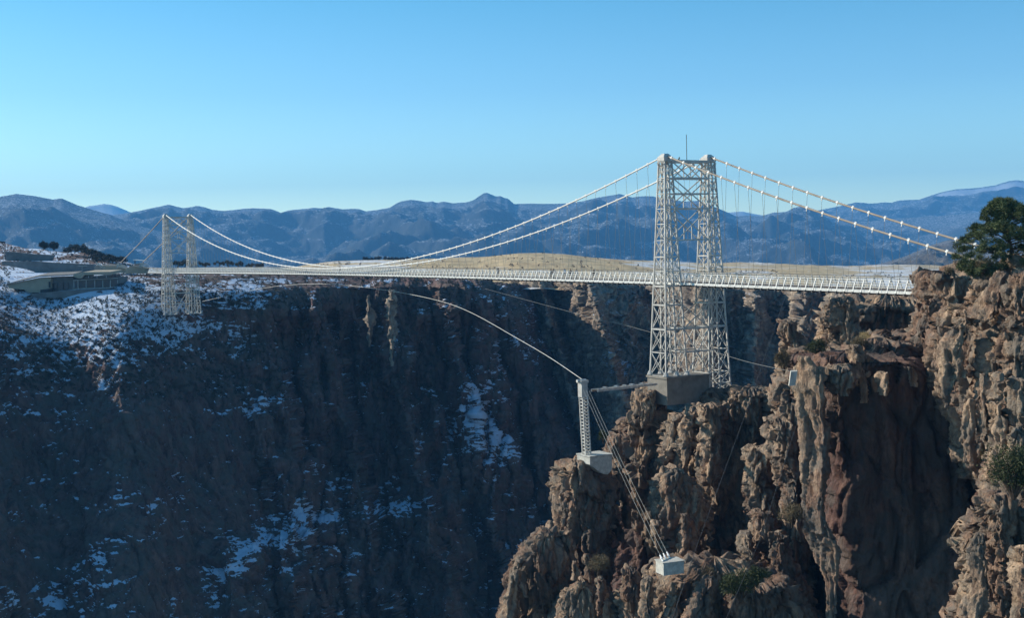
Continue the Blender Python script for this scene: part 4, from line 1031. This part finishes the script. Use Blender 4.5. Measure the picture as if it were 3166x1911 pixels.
# ------------------------------------------------------------------ vegetation
ORD = ['leftmost', 'second from left', 'third from left', 'fourth from left', 'fifth from left', 'sixth from left', 'seventh from left', 'eighth from left', 'ninth from left', 'tenth from left', 'eleventh from left', 'twelfth from left', 'thirteenth from left', 'fourteenth from left', 'fifteenth from left', 'sixteenth from left', 'seventeenth from left', 'rightmost']
nr_ = np.random.RandomState(5)
def blades(cs, rs, n, ln, wd, up_=.25, flat=1.):
    """n leaf blades around each centre; returns v, f"""
    cs = np.asarray(cs, float); rs = np.asarray(rs, float); m_ = len(cs)
    c = np.repeat(cs, n, 0); r_ = np.repeat(rs, n)
    d = nr_.normal(size=(m_ * n, 3)); d /= np.linalg.norm(d, axis=1)[:, None]; d[:, 2] = d[:, 2] * flat + up_
    rad = nr_.rand(m_ * n) ** .5 * r_ * .8
    o = c + d * rad[:, None]
    dd = d + nr_.normal(size=d.shape) * .5; dd /= np.linalg.norm(dd, axis=1)[:, None]
    s = np.cross(dd, nr_.normal(size=d.shape)); s /= np.linalg.norm(s, axis=1)[:, None]
    L_ = (ln * (.6 + .8 * nr_.rand(m_ * n)))[:, None]; w = (wd * (.6 + .8 * nr_.rand(m_ * n)))[:, None]
    v = np.stack([o - s * w, o + s * w, o + dd * L_], 1).reshape(-1, 3)
    f = np.arange(len(v), dtype=np.int32).reshape(-1, 3)
    return v, f
def bush(name, base, w, h, M, label, cat='bush', group=None, k=1., n=46, ln=.35, wd=.10, stem=True):
    r_ = empty(name, base); tag(r_, label, cat, group)
    N_ = max(5, int(14 * k)); cs = []; rs = []
    for i in range(N_):
        a = rnd.uniform(0, 6.28); q = rnd.random() ** .6
        cs.append((base[0] + math.cos(a) * q * w * .38, base[1] + math.sin(a) * q * w * .3, base[2] + h * rnd.uniform(.28, .82) * (1.05 - .3 * q))); rs.append(min(w, h) * rnd.uniform(.18, .32))
    v, f = blades(cs, rs, n, ln, wd); meshobj('foliage', v, f, M, r_)
    m_ = MB()
    for c in cs[::3]: m_.tube([Vector(base) - UP * .4, (Vector(base) + Vector(c)) / 2 + UP * .1, c], [.05 * w ** .5, .035 * w ** .5, .012], 4)
    m_.obj('trunk' if cat == 'tree' else 'stem', M_bark, r_)
    return r_
# pine on the right-hand rim
DP = 119.
pine = empty('pine_tree', U(2425, 655, DP)); tag(pine, 'spreading dark green pine leaning over the rocks at the right edge', 'pine tree')
PX = [(482, 2392, 2432), (500, 2376, 2466), (520, 2366, 2500), (536, 2360, 2510), (548, 2332, 2520), (565, 2322, 2530), (580, 2312, 2530), (598, 2302, 2530), (612, 2290, 2530), (622, 2284, 2520), (635, 2292, 2480), (648, 2312, 2400), (658, 2328, 2396), (668, 2340, 2390)]
py_ = [q[0] for q in PX]; cs = []; rs = []
for i in range(430):
    y = rnd.uniform(484, 666); xl_ = np.interp(y, py_, [q[1] for q in PX]); xr_ = np.interp(y, py_, [q[2] for q in PX])
    bough = math.sin(y / 9.5 + 1.3 * math.sin(i)) # layered boughs
    x = rnd.uniform(xl_, xr_)
    cs.append(tuple(U(x, y + bough * 2, DP + rnd.uniform(-3.0, 4.0) * (1 if x > xl_ + 25 else .4)))); rs.append(rnd.uniform(.28, .52))
v, f = blades(cs, rs, 120, .27, .032, .35, .75); meshobj('crown', v, f, M_needle, pine)
tr = MB(); tb = U(2432, 668, DP); tt_ = U(2412, 500, DP + .5)
tr.tube([tb - UP * 1.5, tb, tb.lerp(tt_, .4) + Vector((.4, 0, 0)), tb.lerp(tt_, .75), tt_], [.32, .27, .2, .12, .04], 8); tr.obj('trunk', M_bark, pine)
for i in range(0, 430, 14):
    c = Vector(cs[i]); k_ = min(.9, max(.05, (c.z - tb.z) / (tt_.z - tb.z) - .1)); a_ = tb.lerp(tt_, k_)
    MB().tube([a_, a_.lerp(c, .5) + UP * .15, c], [.09, .055, .02], 5).obj('branch', M_bark, pine)
bush('juniper_bush', U(2440, 1190, 90), 4.6, 3.9, M_juni, 'green juniper bush clinging to the cliff at the right edge', 'bush', k=5, n=90, ln=.2, wd=.035)
bush('juniper_bush', U(1782, 1440, 119), 4.2, 2.8, M_juni, 'dark green juniper spreading right of the white anchor block', 'bush', k=4, n=80, ln=.22, wd=.035)
bush('juniper_bush', U(1822, 1405, 120), 3.0, 1.8, M_juni, 'smaller green juniper just above and right of the bigger one', 'bush', k=2.5, n=80, ln=.22, wd=.035)
bush('dry_bush', U(1440, 1378, 141), 2.9, 2.1, M_dry, 'dry tan bush between boulders left of the anchor block', 'bush', k=3, n=60, ln=.3, wd=.02)
bush('dry_bush', U(1905, 1262, 131), 3.2, 2.2, M_dry, 'dry brown brush on the ledge beside the tall pillar', 'bush', k=3, n=60, ln=.3, wd=.02)
bush('dry_bush', U(2365, 655, 117), 1.8, 1.4, M_dry, 'grey-brown bare bush below the pine', 'bush', k=2, n=60, ln=.3, wd=.015)
bush('dry_bush', U(2287, 662, 142), 1.3, .9, M_dry, 'small dry bush on the flat cap rock at the end of the deck', 'bush', k=1.5, n=50, ln=.25, wd=.015)
bush('dry_bush', U(2068, 842, 138), 2.2, 1.6, M_dry, 'round dry bush on the grassy ledge below the deck', 'bush', k=2.5, n=60, ln=.25, wd=.018)
bush('juniper_tree', U(1886, 892, 151), 2.2, 2.7, M_dry, 'rusty brown conifer on the shoulder beside the white cable block', 'tree', k=3, n=80, ln=.25, wd=.03)
bush('juniper_bush', U(1966, 855, 141), 3.2, 2.0, M_juni, 'olive green brush on top of the tall pillar', 'bush', k=2.5, n=70, ln=.22, wd=.03)
bush('juniper_bush', U(1452, 1062, 187), 1.5, 1.7, M_juni, 'small green bush on the left skyline of the tower rock', 'bush', k=1.5, n=70, ln=.22, wd=.03)
bush('dry_bush', U(1700, 1400, 133), 3.0, 1.6, M_dry, 'low dry scrub directly behind the anchor block', 'bush', k=2, n=60, ln=.25, wd=.02)
for x_, y_, s_, lab in ((695, 268, 4.6, 'left of two flat-topped dark trees on the left skyline'), (855, 268, 4.4, 'right of two flat-topped dark trees on the left skyline')):
    bush('flat_topped_tree', V(x_, y_, 596), s_, 4.0, M_scrub, lab, 'tree', k=2, n=70, ln=.6, wd=.14)
for i, (x_, y_) in enumerate(((1075, 320), (1130, 300), (1185, 310), (1240, 300), (1300, 292), (1340, 330), (1400, 335), (1450, 360), (1510, 385), (1560, 420), (1610, 425), (1660, 445), (1720, 450), (1780, 450), (1840, 465), (1900, 470), (1945, 480), (1540, 470))):
    bush('rim_bush', V(x_, y_ + 10, 570 - i * 3), rnd.uniform(3., 5.), rnd.uniform(2.6, 3.8), M_scrub, 'dark bush in the row along the left skyline, ' + (ORD[i] if i < 17 else 'the extra one standing lower'), 'bush', 'bushes along the left skyline', k=.8, n=60, ln=.55, wd=.13)
for i, (x_, y_) in enumerate(((548, 826), (566, 824), (585, 822), (610, 820), (640, 822), (668, 818), (700, 820), (735, 822), (770, 826), (800, 828))):
    bush('rim_bush', P(x_ + rnd.uniform(-9, 9), y_ + 3, 520 - i), rnd.uniform(3.4, 6.5), rnd.uniform(1.6, 4.0 if i < 3 else 2.4), M_scrub, 'dark bush on the far rim right of the left tower, ' + (ORD[i] if i < 9 else 'rightmost'), 'bush', 'bushes on the rim behind the main cables', k=.8, n=60, ln=.5, wd=.12)
for i in range(14):
    x_ = 1125 + i * 13 + rnd.uniform(-4, 4)
    bush('skyline_bush', P(x_, 805, 985), rnd.uniform(3., 6.), rnd.uniform(1.8, 3.4), M_scrub, 'dark bush on the crest of the tan hill, ' + (ORD[i] if i < 13 else 'rightmost'), 'bush', 'bushes on the crest of the tan hill', k=.7, n=40, ln=.8, wd=.2)
# scrub over the snowy left slope
ny_, nx_ = LG.shape[:2]; cs = []
tries = 0
while len(cs) < 6000 and tries < 90000:
    tries += 1
    j = nr_.randint(3, nx_ - 3); i = int(nr_.rand() ** 1.5 * 150) + 4
    if i >= ny_ - 3: continue
    p_ = LG[i, j]
    if LN[i, j, 2] > .35 and (i > 26 or nr_.rand() < .35):
        q_ = proj(p_)
        if 30 < q_[0] < 350 and 840 < q_[1] < 925: continue
        cs.append(p_ + np.array((0, 0, .35)))
rs = nr_.uniform(.3, .85, len(cs))
v, f = blades(cs, rs, 14, .55, .16, .3)
tag(meshobj('scrub', v, f, M_scrub), 'dark scrub dotted over the snowy slope below the left rim', 'scrub', kind='stuff')
hy, hx = HILL.shape[:2]; cs = []
for _ in range(700):
    i = nr_.randint(5, hy - 2); j = nr_.randint(2, hx - 2)
    if fbm(np.array([HILL[i, j] / 60.], np.float32), 3)[0] > .02: cs.append(HILL[i, j] + np.array((0, 0, .4)))
v, f = blades(cs, nr_.uniform(.4, 1.3, len(cs)), 14, .9, .22, .3)
tag(meshobj('scrub', v, f, M_scrub), 'dark low scrub scattered over the tan hill behind the bridge', 'scrub', kind='stuff')
# dry grass on the ledge below the deck's right end
gv = []
for _ in range(2600):
    x_ = rnd.uniform(2070, 2185); y_ = rnd.uniform(806, 838) ; gv.append(tuple(U(x_, y_, 141.5 + (838 - y_) * .25 + rnd.uniform(-.5, .5))))
v, f = blades(gv, [.2] * len(gv), 9, .32, .014, .9)
tag(meshobj('dry_grass', v, f, leafm('straw_grass', (.30, .22, .10), (.45, .34, .17), .5)), 'straw-coloured grass patch on the ledge under the deck', 'grass', kind='stuff')

# ------------------------------------------------------------------ haze
M = bpy.data.materials.new('mountain_haze'); M.use_nodes = True
N = M.node_tree.nodes; L = M.node_tree.links; N.remove(N['Principled BSDF'])
pv = N.new('ShaderNodeVolumePrincipled'); pv.inputs['Color'].default_value = (.15, .49, 1.0, 1); pv.inputs['Density'].default_value = 1.0e-4
pv.inputs['Anisotropy'].default_value = 0.0
L.new(pv.outputs[0], N['Material Output'].inputs['Volume'])
hz = MB(); HXY = 12300.
hz.box((0, 0, (640 + GZ - 1) / 2), 2 * HXY, 2 * HXY, 640 - GZ + 1)
tag(hz.obj('haze', M), 'thin blue mountain haze over the whole view', 'haze', kind='stuff')
